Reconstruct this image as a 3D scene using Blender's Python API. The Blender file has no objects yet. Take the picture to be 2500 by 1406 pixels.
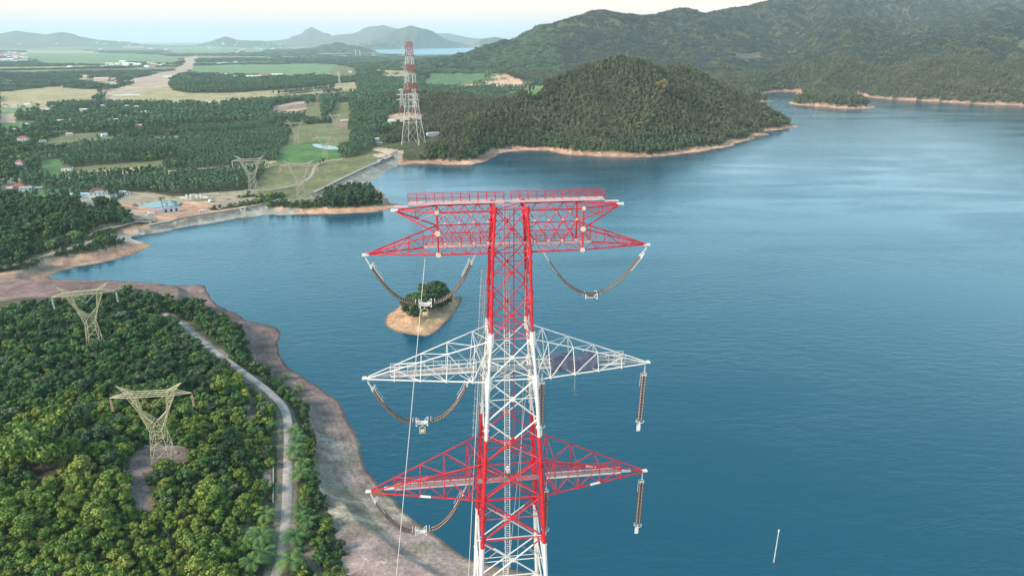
import bpy, math, random
import numpy as np
from mathutils import Vector, Matrix

# ------------------------------------------------------------------ camera, sky, sun, exposure
F = 1667.0; PITCH = math.atan(606 / F); CAMZ = 160.0
C = bpy.data.collections.new("scene"); bpy.context.scene.collection.children.link(C)
cd = bpy.data.cameras.new("camera"); cam = bpy.data.objects.new("camera", cd); C.objects.link(cam)
cam.location = (0, 0, CAMZ); cam.rotation_euler = (math.pi / 2 - PITCH, 0, 0)
cd.sensor_width = 36; cd.lens = 36 * F / 2500; cd.clip_start = 1; cd.clip_end = 200000
sc = bpy.context.scene; sc.camera = cam
sc.view_settings.view_transform = 'Standard'; sc.view_settings.look = 'None'
sc.view_settings.exposure = 1.25; sc.view_settings.gamma = 1
SUN_EL, SUN_AZ = math.radians(34), math.radians(-118)   # behind the camera and to its left (0 = +Y, clockwise)
w = bpy.data.worlds.new("World"); sc.world = w; w.use_nodes = True
nt = w.node_tree; nt.nodes.clear()
sky = nt.nodes.new('ShaderNodeTexSky'); sky.sky_type = 'NISHITA'; sky.sun_disc = False
sky.sun_elevation = math.radians(7); sky.sun_rotation = SUN_AZ
sky.air_density = 1.0; sky.dust_density = 1.5; sky.ozone_density = 2.0; sky.altitude = 160
bg = nt.nodes.new('ShaderNodeBackground'); bg.inputs[1].default_value = 0.15
wo = nt.nodes.new('ShaderNodeOutputWorld')
# evening twilight arch: pale cream band low in the sky, over the physical sky
tc = nt.nodes.new('ShaderNodeTexCoord'); sx = nt.nodes.new('ShaderNodeSeparateXYZ')
rp = nt.nodes.new('ShaderNodeValToRGB'); mx = nt.nodes.new('ShaderNodeMix'); mx.data_type = 'RGBA'
els = rp.color_ramp.elements
els[0].position = 0.0; els[0].color = (2.9, 2.85, 2.8, 1)
els[1].position = 1.0; els[1].color = (0.85, 1.45, 2.0, 1)
for p_, c_ in ((0.015, (3.8, 3.2, 2.8, 1)), (0.05, (4.9, 3.5, 2.5, 1)), (0.12, (4.0, 5.4, 5.9, 1)), (0.25, (2.6, 5.0, 6.0, 1)), (0.5, (1.1, 2.3, 3.0, 1))):
    e = els.new(p_); e.color = c_
mx.inputs[0].default_value = 0.85
nt.links.new(tc.outputs['Generated'], sx.inputs[0]); nt.links.new(sx.outputs['Z'], rp.inputs[0])
nt.links.new(sky.outputs[0], mx.inputs[6]); nt.links.new(rp.outputs[0], mx.inputs[7])
nt.links.new(mx.outputs[2], bg.inputs[0]); nt.links.new(bg.outputs[0], wo.inputs[0])
sd_ = bpy.data.lights.new("sun", 'SUN'); sun = bpy.data.objects.new("sun", sd_); C.objects.link(sun)
sd_.energy = 2.6; sd_.angle = math.radians(18); sd_.color = (1.0, 0.86, 0.72)
sv = Vector((math.sin(SUN_AZ) * math.cos(SUN_EL), math.cos(SUN_AZ) * math.cos(SUN_EL), math.sin(SUN_EL)))
sun.rotation_euler = (-sv).to_track_quat('-Z', 'Y').to_euler()
sun.location = (0, -100, 300)
sc.cycles.volume_bounces = 3; sc.cycles.max_bounces = 6; sc.cycles.transparent_max_bounces = 8

rng = np.random.default_rng(7); random.seed(7)
PI = math.pi
# ------------------------------------------------------------------ photograph pixel <-> place
cP, sP = math.cos(PITCH), math.sin(PITCH)
def proj(x, y, z):
    zz = z - CAMZ; d = y * cP - zz * sP; d = np.maximum(d, 1e-3)
    return 1250 + F * x / d, 703 - F * (y * sP + zz * cP) / d
def ray(px, py):
    b = -(py - 703) / F
    return np.array([(px - 1250) / F, cP + b * sP, -sP + b * cP])
def un(px, py, y):                       # point on the pixel's ray at forward distance y
    d = ray(px, py); d = d * (y / d[1]); d[2] += CAMZ; return d
def gz(px, py, z=0.0):                   # point on the pixel's ray at height z
    d = ray(px, py); t = (z - CAMZ) / d[2]; return d[0] * t, d[1] * t

# ------------------------------------------------------------------ numeric noise
def _h(ix, iy, s):
    n = (ix.astype(np.int64) * 374761393 + iy.astype(np.int64) * 668265263 + s * 974711) & 0xffffffff
    n = ((n ^ (n >> 13)) * 1274126177) & 0xffffffff
    return ((n ^ (n >> 16)) & 0xffffff) / float(0xffffff)
def vnoise(x, y, s=0):
    ix, iy = np.floor(x), np.floor(y); fx, fy = x - ix, y - iy
    fx = fx * fx * (3 - 2 * fx); fy = fy * fy * (3 - 2 * fy)
    a = _h(ix, iy, s); b = _h(ix + 1, iy, s); c = _h(ix, iy + 1, s); d = _h(ix + 1, iy + 1, s)
    return (a * (1 - fx) + b * fx) * (1 - fy) + (c * (1 - fx) + d * fx) * fy
def fbm(x, y, o=4, s=0, ridged=False):
    t = 0; a = .5; n = 0
    for i in range(o):
        v = vnoise(x * 2 ** i + 17 * i, y * 2 ** i - 9 * i, s + i)
        if ridged: v = 1 - abs(2 * v - 1)
        t = t + a * v; n += a; a *= .5
    return t / n
def smooth(a, b, x):
    t = np.clip((x - a) / (b - a), 0, 1); return t * t * (3 - 2 * t)
def inpoly(x, y, P):
    P = np.asarray(P, float); out = np.zeros(x.shape, bool)
    m = (x >= P[:, 0].min()) & (x <= P[:, 0].max()) & (y >= P[:, 1].min()) & (y <= P[:, 1].max())
    if not m.any(): return out
    xs, ys = x[m], y[m]; r = np.zeros(xs.shape, bool)
    for i in range(len(P)):
        x1, y1 = P[i - 1]; x2, y2 = P[i]
        if y1 == y2: continue
        c = (y1 > ys) != (y2 > ys)
        r ^= c & (xs < (x2 - x1) * (ys - y1) / (y2 - y1) + x1)
    out[m] = r; return out
def catmull(P, n=5, closed=True):
    P = np.asarray(P, float); N = len(P); out = []
    for i in range(N if closed else N - 1):
        p0 = P[(i - 1) % N] if closed or i > 0 else P[i]; p1 = P[i]; p2 = P[(i + 1) % N]
        p3 = P[(i + 2) % N] if closed or i + 2 < N else p2
        for k in range(n):
            t = k / n
            out.append(.5 * (2 * p1 + (p2 - p0) * t + (2 * p0 - 5 * p1 + 4 * p2 - p3) * t * t + (3 * p1 - p0 - 3 * p2 + p3) * t ** 3))
    if not closed: out.append(P[-1])
    return np.array(out)

# ------------------------------------------------------------------ shorelines (traced, laid on the water level)
LAKE = [(1150,1362),(1115,1342),(1090,1325),(1040,1290),(1000,1262),(985,1245),(960,1210),(925,1188),(905,1165),(892,1140),(886,1108),(878,1092),(878,1078),
 (866,1055),(850,1028),(840,1003),(833,985),(820,968),(795,960),(770,938),(740,917),(715,905),(695,890),(684,865),(680,840),(683,818),(675,803),(655,796),
 (625,790),(590,776),(560,757),(530,742),(512,722),(505,706),(498,696),(470,694),(430,696),(380,692),(330,688),(280,686),(240,684),(200,683),(150,681),(118,678),
 (135,668),(170,655),(230,645),(290,630),(330,617),(360,606),(374,599),(362,594),(340,590),(322,584),(318,579),(332,575),(365,571),(400,566),(440,556),(500,546),
 (560,537),(600,531),(650,525),(700,525),(760,524),(850,522),(910,518),(945,513),(970,507),(984,503),(968,498),(946,492),(940,478),(915,458),(895,447),(930,428),(965,407),
 (1000,402),(1060,401),(1120,403),(1165,400),(1195,391),(1222,375),(1260,369),(1330,368),(1370,376),(1430,381),(1500,384),(1560,385),(1620,382),(1680,375),(1740,365),
 (1785,357),(1800,350),(1840,340),(1845,333),(1875,331),(1873,326),(1862,322),(1900,318),(1932,313),(1949,309),(1930,303),(1900,291),(1860,277),(1825,268),(1815,266),(1840,263),(1795,257),
 (1840,252),(1888,247),(1866,243),(1862,234),(1868,228),(1900,224),(1945,224),(1945,231),(1985,241),(2040,236),(2075,231),(2110,236),(2150,241),(2200,244),(2260,247),(2330,251),
 (2400,256),(2460,257),(2520,261),(2640,266),(2900,290),(3300,360),(3700,520),(4200,800),(4400,1300),(3600,1700),(2600,1750),(1900,1600),(1560,1490),(1440,1440),(1340,1402),(1240,1388)]
ISLE = [(935,792),(944,772),(968,752),(990,740),(1030,735),(1070,728),(1100,722),(1118,720),(1130,727),(1122,742),(1108,763),(1088,788),(1062,812),(1035,821),(1000,815),(968,810),(946,802)]
ISLET = [(1922,250),(1945,248),(1990,243),(2050,242),(2100,250),(2139,262),(2100,266),(2050,265),(1985,259),(1940,256)]
def unp(poly, z=0): return np.array([gz(a, b, z) for a, b in poly])
lake_w = catmull(unp(LAKE), 3); isle_w = catmull(unp(ISLE), 4); islet_w = catmull(unp(ISLET), 4)
GX0, GX1, GY0, GY1, GS = -700., 2300., 20., 2800., 5.0
gx = np.arange(GX0, GX1 + .1, GS); gy = np.arange(GY0, GY1 + .1, GS)
MX, MY = np.meshgrid(gx, gy)
def segdist(x, y, P, closed=True, blk=None):
    d = np.full(x.shape, 1e9, np.float32); N = len(P)
    for i in range(N if closed else N - 1):
        a = P[i]; b = P[(i + 1) % N]; e = b - a; L = e @ e + 1e-9
        t = np.clip(((x - a[0]) * e[0] + (y - a[1]) * e[1]) / L, 0, 1)
        d = np.minimum(d, (x - a[0] - t * e[0]) ** 2 + (y - a[1] - t * e[1]) ** 2)
    return np.sqrt(d)
def sdf(P):
    x = MX.ravel().astype(np.float32); y = MY.ravel().astype(np.float32)
    d = segdist(x, y, P.astype(np.float32)); return np.where(inpoly(x, y, P), -d, d).reshape(MX.shape)
SD = sdf(lake_w)
for P_ in (isle_w, islet_w): SD = np.maximum(SD, -sdf(P_))
def land(x, y):                          # metres inland from the shore, negative over the water
    fx = np.clip((x - GX0) / GS, 0, len(gx) - 1.001); fy = np.clip((y - GY0) / GS, 0, len(gy) - 1.001)
    ix = fx.astype(int); iy = fy.astype(int); fx = fx - ix; fy = fy - iy
    v = (SD[iy, ix] * (1 - fx) + SD[iy, ix + 1] * fx) * (1 - fy) + (SD[iy + 1, ix] * (1 - fx) + SD[iy + 1, ix + 1] * fx) * fy
    out = np.maximum(np.maximum(GX0 - x, y - GY1), np.maximum(x - GX1, GY0 - y))
    v = np.where((out > 0), np.where(v < 0, v, v + out), v)
    d = np.hypot(x, y)
    return v + (fbm(x / 14, y / 14, 3, 5) - .5) * np.clip(d / 90, 2.0, 10)

# ------------------------------------------------------------------ hills: ridge lines at their own distance
def R(pts, width, n=1): return (np.array([un(a, b + 4, D) for a, b, D in pts]), width)
RIDGES = [
 (R([(1010,352,1065),(1060,330,1090),(1150,300,1130),(1250,252,1180),(1350,206,1215),(1440,172,1240),(1500,153,1250),(1545,149,1250),(1590,160,1260),(1640,192,1280),(1700,228,1310),(1770,258,1345),(1850,283,1375),(1925,302,1385)], 135)),
 (R([(1600,190,1400),(1660,172,1450),(1720,205,1480),(1780,225,1500)], 130)),
 (R([(1370,100,3400),(1400,82,3500),(1440,53,3700),(1463,45,3700),(1490,47,3750),(1540,52,3800),(1600,50,3850),(1660,42,3900),(1720,50,4000),(1790,40,4100),(1860,25,4200),(1900,12,4300),(1945,-1,4400),(2050,-22,4600),(2200,-25,4800),(2330,-12,4900),(2410,2,4800),(2450,3,4700),(2530,-15,4500),(2700,-60,4300),(2900,-90,4200)], 560)),
 (R([(1463,60,3650),(1520,110,3200),(1560,150,2900)], 330)), (R([(1400,112,3300),(1310,152,2900),(1240,178,2700)], 190)),
 (R([(1790,50,4000),(1770,110,3400),(1750,150,2900)], 330)), (R([(1660,60,3800),(1650,120,3200)], 280)),
 (R([(2000,-10,4400),(2040,40,3700),(2095,77,3000),(2060,130,2600),(2020,180,2250)], 260)), (R([(2095,80,3000),(2180,130,2650),(2250,190,2300)], 230)),
 (R([(2230,128,2550),(2300,100,2750),(2380,60,3200),(2450,20,3800)], 300)), (R([(2500,78,2600),(2400,115,2400),(2300,165,2200)], 240)),
 (R([(2560,60,2450),(2700,0,2600),(2900,-60,2800)], 330)), (R([(2500,150,2150),(2430,185,2080)], 160)),
 (R([(2250,0,4400),(2300,30,4000),(2280,70,3500)], 300)), (R([(1960,205,2400),(1900,195,2500)], 120)), (R([(2330,185,2150),(2200,215,2150)], 110)),
 (R([(1020,160,3900),(1060,143,4200),(1130,139,4400),(1200,143,4300),(1290,155,3900)], 240)), (R([(760,120,9000),(800,108,9000),(825,103,9000),(860,111,9000),(900,123,9000)], 300)),
 (R([(1180,132,6000),(1205,116,6100),(1240,100,6200),(1270,91,6200),(1300,100,6200),(1340,120,6000)], 170)),
 (R([(1190,188,2350),(1232,179,2400),(1290,196,2350)], 90)),
 (R([(-60,95,15500),(0,80,15500),(40,72,15500),(80,78,15500),(110,82,15500),(150,76,15500),(190,86,15500),(230,94,15500),(290,98,15500)], 620)),
 (R([(515,98,15000),(550,86,15000),(580,95,15000),(640,97,15000)], 330)),
 (R([(640,99,19000),(710,92,19000),(735,80,19000),(760,62,19000),(790,78,19000),(830,93,19000)], 520)),
 (R([(790,92,18000),(830,82,18000),(865,80,18000),(905,62,18000),(935,58,18000),(965,66,18000),(1000,85,18000)], 680)),
 (R([(880,104,13000),(940,88,13000),(975,68,13000),(1005,60,13000),(1035,68,13000),(1075,86,13000),(1130,93,13000),(1175,92,13000),(1210,88,13000),(1250,101,13000)], 520)),
 (R([(1050,80,19500),(1090,77,19500),(1150,90,19500),(1220,95,19500),(1290,88,19500),(1330,90,19500),(1380,90,19500),(1450,100,19500)], 420)),
 (R([(1640,50,9000),(1690,42,9000),(1725,45,9000),(1780,40,8500),(1850,22,8000),(1950,0,7800)], 700)),
 (R([(2200,-15,7500),(2300,-22,7500),(2360,-10,7500),(2440,8,7500)], 600)),
]
GAUSS = [(-150, 238, 11, 75), (-235, 335, 8, 75), (-180, 130, 8, 90), (-440, 590, 12, 110), (-320, 250, 8, 120), (-300, 1700, 18, 260), (-160, 1560, 22, 150), (-900, 2300, 8, 300)]
FARPX = catmull([(908,127),(925,123),(980,121),(1020,119.5),(1090,118.5),(1170,118.5),(1155,126),(1135,136),(1090,134),(1000,134),(940,131)], 3)
FARL = unp(FARPX, 9.5); FLAT = []
DAM1 = unp([(362,549),(400,541),(450,531),(540,517),(600,507),(655,495)], 5.5)
DAM2 = unp([(765,470),(830,438),(900,405),(960,381),(975,376)], 6.5)
def height(x, y):
    x = np.asarray(x, float); y = np.asarray(y, float)
    s = land(x, y); d = np.hypot(x, y)
    h = 2.6 + 5 * smooth(700, 2500, d) * fbm(x / 500, y / 500, 3, 2) + 1.2 * fbm(x / 60, y / 60, 3, 8)
    for a, b, c, r in GAUSS: h = h + c * np.exp(-((x - a) ** 2 + (y - b) ** 2) / r ** 2)
    big = np.zeros_like(x); cd_ = np.ones_like(x)
    for P, wd in RIDGES:
        x0, x1 = P[:, 0].min() - 3.2 * wd, P[:, 0].max() + 3.2 * wd; y0, y1 = P[:, 1].min() - 3.2 * wd, P[:, 1].max() + 3.2 * wd
        m = (x > x0) & (x < x1) & (y > y0) & (y < y1)
        if not m.any(): continue
        xs, ys = x[m], y[m]
        wn = wd * (.85 + .4 * fbm(xs / wd * 1.1, ys / wd * 1.1, 3, 21))
        spur = (.75 if wd > 150 else .35) * np.clip(1.25 - 1.25 * fbm(xs / wd / .75, ys / wd / .75, 4, 55, True), 0, 1) ** 1.2
        best = np.zeros_like(xs); bd = np.ones_like(xs)
        for i in range(len(P) - 1):
            a, b = P[i], P[i + 1]; e = b[:2] - a[:2]; L = e @ e
            t = np.clip(((xs - a[0]) * e[0] + (ys - a[1]) * e[1]) / L, 0, 1)
            dd = np.hypot(xs - a[0] - t * e[0], ys - a[1] - t * e[1]) / wn
            v = np.maximum(a[2] + (b[2] - a[2]) * t, 0) * np.exp(-dd ** 1.4 * .8) * (1 - spur * smooth(.05, .9, dd))
            near_ = v > best; bd = np.where(near_, dd, bd); best = np.maximum(best, v)
        cd_[m] = np.where(best > big[m], bd, cd_[m]); big[m] = np.maximum(big[m], best) + .12 * np.minimum(big[m], best)
    det = fbm(x / 420, y / 420, 5, 31, True) - .5
    det2 = fbm(x / 90, y / 90, 3, 41, True) - .5
    k = smooth(25, 200, big) * (.12 + .88 * smooth(.0, .55, cd_))
    h = h + big + k * (det * np.clip(big * .42, 0, 130) + det2 * np.clip(big * .13, 0, 26))
    h = np.where((d > 6000) & inpoly(x, y, FARL), 5.0, h)
    for P, z_ in FLAT:
        if x.ndim: h = np.where(inpoly(x, y, P), np.minimum(h, z_), h)
    # beach, then bank
    near = smooth(500, 300, y)
    prof = np.where(s < 12, s * .13, 1.56 + (s - 12) * .62)
    h = np.minimum(h, np.where(s > 0, prof, s * .16))
    # dams
    for D_, ht in ((DAM1, 5.2), (DAM2, 6.2)):
        dd = segdist(x, y, D_, False) if x.ndim else np.array(segdist(x, y, D_, False))
        h = np.where((dd < 60) & (s > -1), np.maximum(h, np.minimum(ht - np.maximum(dd - 3, 0) * .3, np.maximum(s, -2) * .42)), h)
    return h
def onland(px, py):                      # where the pixel's ray meets the terrain
    d = ray(px, py); d = d / np.linalg.norm(d[:2])
    t = np.geomspace(60, 30000, 1400); x, y, z = d[0] * t, d[1] * t, CAMZ + d[2] * t
    g = z - height(x, y); i = int(np.argmax(g < 0)) if (g < 0).any() else len(t) - 1
    if i > 0:
        f = g[i - 1] / (g[i - 1] - g[i] + 1e-9); tt = t[i - 1] + (t[i] - t[i - 1]) * f
    else: tt = t[i]
    X, Y = d[0] * tt, d[1] * tt
    return float(X), float(Y), float(height(np.array([X]), np.array([Y]))[0])

# ------------------------------------------------------------------ helpers for materials and meshes
def mat(name, color, rough=.6, metal=0., spec=.5, noise=0., nscale=3., bump=0., bscale=20.):
    m = bpy.data.materials.new(name); m.use_nodes = True; t = m.node_tree; b = t.nodes['Principled BSDF']
    b.inputs['Base Color'].default_value = (*color, 1); b.inputs['Roughness'].default_value = rough
    b.inputs['Metallic'].default_value = metal; b.inputs['Specular IOR Level'].default_value = spec
    if noise or bump:
        g = t.nodes.new('ShaderNodeNewGeometry')
        n = t.nodes.new('ShaderNodeTexNoise'); n.inputs['Scale'].default_value = nscale; n.inputs['Detail'].default_value = 5
        t.links.new(g.outputs['Position'], n.inputs['Vector'])
        r = t.nodes.new('ShaderNodeMapRange'); r.inputs[1].default_value = .3; r.inputs[2].default_value = .7
        r.inputs[3].default_value = 1 - noise; r.inputs[4].default_value = 1 + noise
        t.links.new(n.outputs[0], r.inputs[0])
        mm = t.nodes.new('ShaderNodeMix'); mm.data_type = 'RGBA'; mm.blend_type = 'MULTIPLY'; mm.inputs[0].default_value = 1
        mm.inputs[6].default_value = (*color, 1); t.links.new(r.outputs[0], mm.inputs[7]); t.links.new(mm.outputs[2], b.inputs['Base Color'])
        if bump:
            n2 = t.nodes.new('ShaderNodeTexNoise'); n2.inputs['Scale'].default_value = bscale; n2.inputs['Detail'].default_value = 4
            t.links.new(g.outputs['Position'], n2.inputs['Vector'])
            bp = t.nodes.new('ShaderNodeBump'); bp.inputs['Distance'].default_value = bump; t.links.new(n2.outputs[0], bp.inputs['Height'])
            t.links.new(bp.outputs[0], b.inputs['Normal'])
    return m
def tag(o, label=None, cat=None, group=None, kind=None):
    if label: o['label'] = label
    if cat: o['category'] = cat
    if group: o['group'] = group
    if kind: o['kind'] = kind
    return o
def empty(name, loc=(0, 0, 0), rz=0.):
    o = bpy.data.objects.new(name, None); C.objects.link(o); o.location = loc; o.rotation_euler = (0, 0, rz); o.empty_display_size = .5; return o
def link(name, me, parent=None):
    o = bpy.data.objects.new(name, me); C.objects.link(o)
    if parent: o.parent = parent
    return o
class MB:
    def __init__(s): s.v = []; s.f = []; s.m = []
    def add(s, vs, fs, mi=0):
        b = len(s.v); s.v += [tuple(map(float, q)) for q in vs]; s.f += [tuple(b + i for i in f) for f in fs]; s.m += [mi] * len(fs)
    def tube(s, p, q, r, mi=0, n=6, r2=None, caps=True):
        p = np.array(p, float); q = np.array(q, float); a = q - p; L = np.linalg.norm(a)
        if L < 1e-6: return
        a /= L; u = np.cross(a, (0, 0, 1) if abs(a[2]) < .9 else (1, 0, 0)); u /= np.linalg.norm(u); w_ = np.cross(a, u)
        r2 = r if r2 is None else r2; vs = []
        for c, rr in ((p, r), (q, r2)):
            for k in range(n):
                t = 2 * PI * k / n; vs.append(c + rr * (math.cos(t) * u + math.sin(t) * w_))
        fs = [(k, (k + 1) % n, n + (k + 1) % n, n + k) for k in range(n)]
        if caps: fs += [tuple(range(n - 1, -1, -1)), tuple(range(n, 2 * n))]
        s.add(vs, fs, mi)
    def path(s, P, r, mi=0, n=6):
        for a, b in zip(P[:-1], P[1:]): s.tube(a, b, r, mi, n)
    def box(s, c, sz, mi=0, rz=0., M=None):
        vs = []
        for i in (-.5, .5):
            for j in (-.5, .5):
                for k in (-.5, .5):
                    q = np.array([i * sz[0], j * sz[1], k * sz[2]])
                    if M is not None: q = M @ q
                    elif rz: q = np.array([q[0] * math.cos(rz) - q[1] * math.sin(rz), q[0] * math.sin(rz) + q[1] * math.cos(rz), q[2]])
                    vs.append(q + np.array(c))
        s.add(vs, [(0, 1, 3, 2), (4, 6, 7, 5), (0, 4, 5, 1), (2, 3, 7, 6), (0, 2, 6, 4), (1, 5, 7, 3)], mi)
    def mesh(s, name, mats, smooth=False):
        me = bpy.data.meshes.new(name); me.from_pydata(s.v, [], s.f)
        for m_ in mats: me.materials.append(m_)
        me.polygons.foreach_set('material_index', s.m)
        if smooth: me.polygons.foreach_set('use_smooth', [True] * len(s.f))
        me.update(); return me
    def build(s, name, mats, parent=None, smooth=False):
        if not isinstance(mats, (list, tuple)): mats = [mats]
        return link(name, s.mesh(name, mats, smooth), parent)
def npmesh(name, V, Fq, mats, mi=None, smooth=False):
    V = np.asarray(V, np.float32); Fq = np.asarray(Fq, np.int32); k = Fq.shape[1]
    me = bpy.data.meshes.new(name); me.vertices.add(len(V)); me.vertices.foreach_set('co', V.ravel())
    me.loops.add(Fq.size); me.loops.foreach_set('vertex_index', Fq.ravel())
    me.polygons.add(len(Fq)); me.polygons.foreach_set('loop_start', np.arange(0, Fq.size, k, dtype=np.int32))
    for m_ in mats: me.materials.append(m_)
    if mi is not None: me.polygons.foreach_set('material_index', np.asarray(mi, np.int32))
    if smooth: me.polygons.foreach_set('use_smooth', np.ones(len(Fq), bool))
    me.update(calc_edges=True); me.validate(); return me

# ------------------------------------------------------------------ land cover (photograph coordinates -> colour of the ground itself, density of trees)
GREEN = (.09, .175, .055); RICE = (.155, .235, .105); TAN = (.36, .30, .16); DIRT = (.43, .325, .235); BROWN = (.25, .17, .13); MEAD = (.165, .17, .078)
COVER = [
 (RICE, [(28,129),(252,130),(392,134),(448,144),(420,150),(322,148),(280,155),(224,154),(112,152),(78,141)]), (RICE, [(414,117),(504,113),(588,117),(560,129),(420,129)]),
 (RICE, [(594,119),(658,117),(644,126),(594,126)]), (TAN, [(62,123),(240,125),(240,128),(60,127)]), (TAN, [(300,113),(350,113),(350,116),(300,116)]),
 (RICE, [(470,165),(560,158),(700,158),(820,158),(842,168),(798,177),(700,178),(532,173),(462,172)]),
 (MEAD, [(820,158),(880,168),(850,182),(800,177)]),
 (TAN, [(0,225),(112,214),(157,210),(168,217),(252,218),(238,228),(196,239),(126,243),(28,253),(0,252)]),
 (TAN, [(322,213),(392,203),(420,206),(414,220),(462,228),(560,228),(672,220),(736,216),(868,200),(876,208),(756,222),(640,236),(560,242),(532,249),(420,241),(252,240)]),
 (DIRT, [(223,238),(330,208),(322,202),(240,228),(252,214),(330,192),(392,178),(425,172),(446,155),(452,142),(485,135),(478,150),(468,165),(450,173),(425,180),(415,190),(424,200),(392,204),(340,212),(245,240)]),
 (DIRT, [(565,130),(590,119),(598,120),(580,128)]), (DIRT, [(220,195),(285,189),(285,198),(220,199)]), (TAN, [(190,183),(230,183),(230,188),(190,188)]),
 (BROWN, [(652,274),(671,257),(724,249),(753,248),(743,274)]), (DIRT, [(668,262),(700,253),(752,247),(752,250),(700,259)]),
 (MEAD, [(753,250),(784,250),(784,283),(745,285)]), (MEAD, [(822,250),(854,250),(854,290),(806,288)]), (BROWN, [(806,300),(854,290),(851,306),(808,308)]),
 (MEAD, [(720,305),(800,302),(860,320),(850,345),(760,345),(700,345)]), (TAN, [(818,204),(868,202),(870,215),(800,216)]),
 (GREEN, [(674,393),(683,367),(695,358),(760,346),(796,342),(794,353),(834,362),(818,380),(765,390),(736,397)]),
 (MEAD, [(664,396),(748,396),(775,401),(768,430),(748,441),(700,456),(630,463),(612,458),(640,430)]),
 (MEAD, [(690,468),(698,456),(748,442),(774,410),(808,394),(928,372),(962,379),(965,383),(765,475),(712,480)]),
 (DIRT, [(906,365),(928,361),(983,367),(985,377),(965,383),(938,375)]), (DIRT, [(950,281),(995,274),(1032,280),(1032,293),(942,294)]),
 ((.58,.36,.25), [(1095,208),(1137,197),(1190,193),(1204,184),(1232,181),(1260,193),(1308,201),(1270,206),(1232,208),(1176,201),(1114,210)]),
 (RICE, [(1240,212),(1341,209),(1316,222),(1246,219)]), ((.10,.17,.07), [(1050,180),(1250,180),(1180,190),(1090,205),(1030,205)]), (TAN, [(930,172),(1000,173),(1000,182),(935,180)]),
 (GREEN, [(0,296),(94,296),(96,306),(171,308),(166,312),(75,313),(0,319)]), (GREEN, [(90,412),(107,391),(158,388),(149,404),(128,417)]), (GREEN, [(92,445),(128,442),(120,453),(94,455)]),
 (GREEN, [(0,479),(36,472),(128,462),(179,462),(183,471),(120,480),(0,488)]), (MEAD, [(115,340),(181,327),(288,321),(235,334),(181,344),(120,351)]),
 ((.22,.19,.15), [(0,436),(49,434),(47,449),(0,451)]), (RICE, [(0,265),(85,263),(81,274),(0,282)]), (DIRT, [(78,270),(128,249),(140,252),(96,272)]), (DIRT, [(0,278),(40,278),(38,290),(0,292)]),
 ((.36,.29,.215), [(288,487),(318,469),(369,470),(422,480),(490,472),(540,470),(610,463),(650,466),(600,478),(540,490),(461,492),(431,514),(330,516),(288,500)]),
 (MEAD, [(430,514),(461,492),(530,482),(500,505),(440,528),(395,532)]), ((.34,.29,.22), [(190,478),(225,470),(240,492),(290,494),(290,505),(200,500)]),
 (RICE, [(1700,203),(1845,195),(1852,201),(1725,207)]), ((.12,.115,.075), [(1785,131),(1800,128),(1830,131),(1862,127),(1855,135),(1835,138),(1826,150),(1815,140),(1795,138)]),
 ((.20,.145,.13), [(325,1108),(365,1085),(468,1093),(456,1130),(400,1150),(345,1150),(378,1225),(368,1250),(345,1250),(318,1222),(308,1160)]),
 ((.22,.17,.14), [(580,1300),(600,1270),(615,1285),(600,1340),(575,1360)]), ((.22,.17,.14), [(590,1030),(615,970),(632,965),(632,1000),(610,1040)]), ((.25,.19,.16), [(640,1150),(662,1150),(662,1190),(645,1200)]),
 ((.22,.17,.14), [(320,780),(345,770),(345,790),(325,800)]), ((.22,.18,.14), [(735,1330),(760,1320),(790,1406),(760,1406)]),
]
VEG_A = [(-400,735),(0,735),(60,727),(150,727),(250,718),(330,716),(400,735),(480,748),(540,772),(592,800),(605,840),(640,872),(700,905),(760,945),(797,965),(795,1010),(792,1060),(772,1085),(762,1150),(790,1215),(815,1290),(842,1395),(900,1700),(-400,1900)]
VEG_B = [(-500,470),(-20,480),(60,490),(150,492),(230,500),(300,512),(345,522),(385,530),(385,545),(345,552),(378,560),(330,575),(318,590),(260,606),(200,625),(120,642),(60,656),(-20,668),(-400,700)]
VEG_C = [(648,498),(700,492),(800,482),(870,470),(935,480),(944,492),(925,500),(850,507),(760,508),(690,512),(655,512)]
VEG_D = [(500,508),(540,492),(620,472),(700,470),(765,478),(720,492),(650,496),(600,503),(520,514)]
road_px = {
 'lane': ([(400,765),(440,790),(500,838),(560,885),(620,930),(660,962),(690,992),(701,1030),(702,1100),(699,1200),(696,1280),(687,1345),(672,1406),(655,1470)], 4.2),
 'track': ([(-40,660),(20,648),(70,637),(130,617),(200,597),(224,588)], 4.5), 'track2': ([(222,574),(240,565),(300,551),(345,543),(372,545)], 4.5),
 'valley': ([(480,487),(520,478),(560,471),(620,468),(700,456),(745,441),(762,426),(770,406),(792,395),(834,388)], 5.5),
 'crest': ([(362,549),(400,541),(450,531),(540,517),(600,507),(655,495),(680,487)], 4.0), 'crest2': ([(765,470),(830,438),(900,405),(955,383)], 5.0),
}
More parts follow.
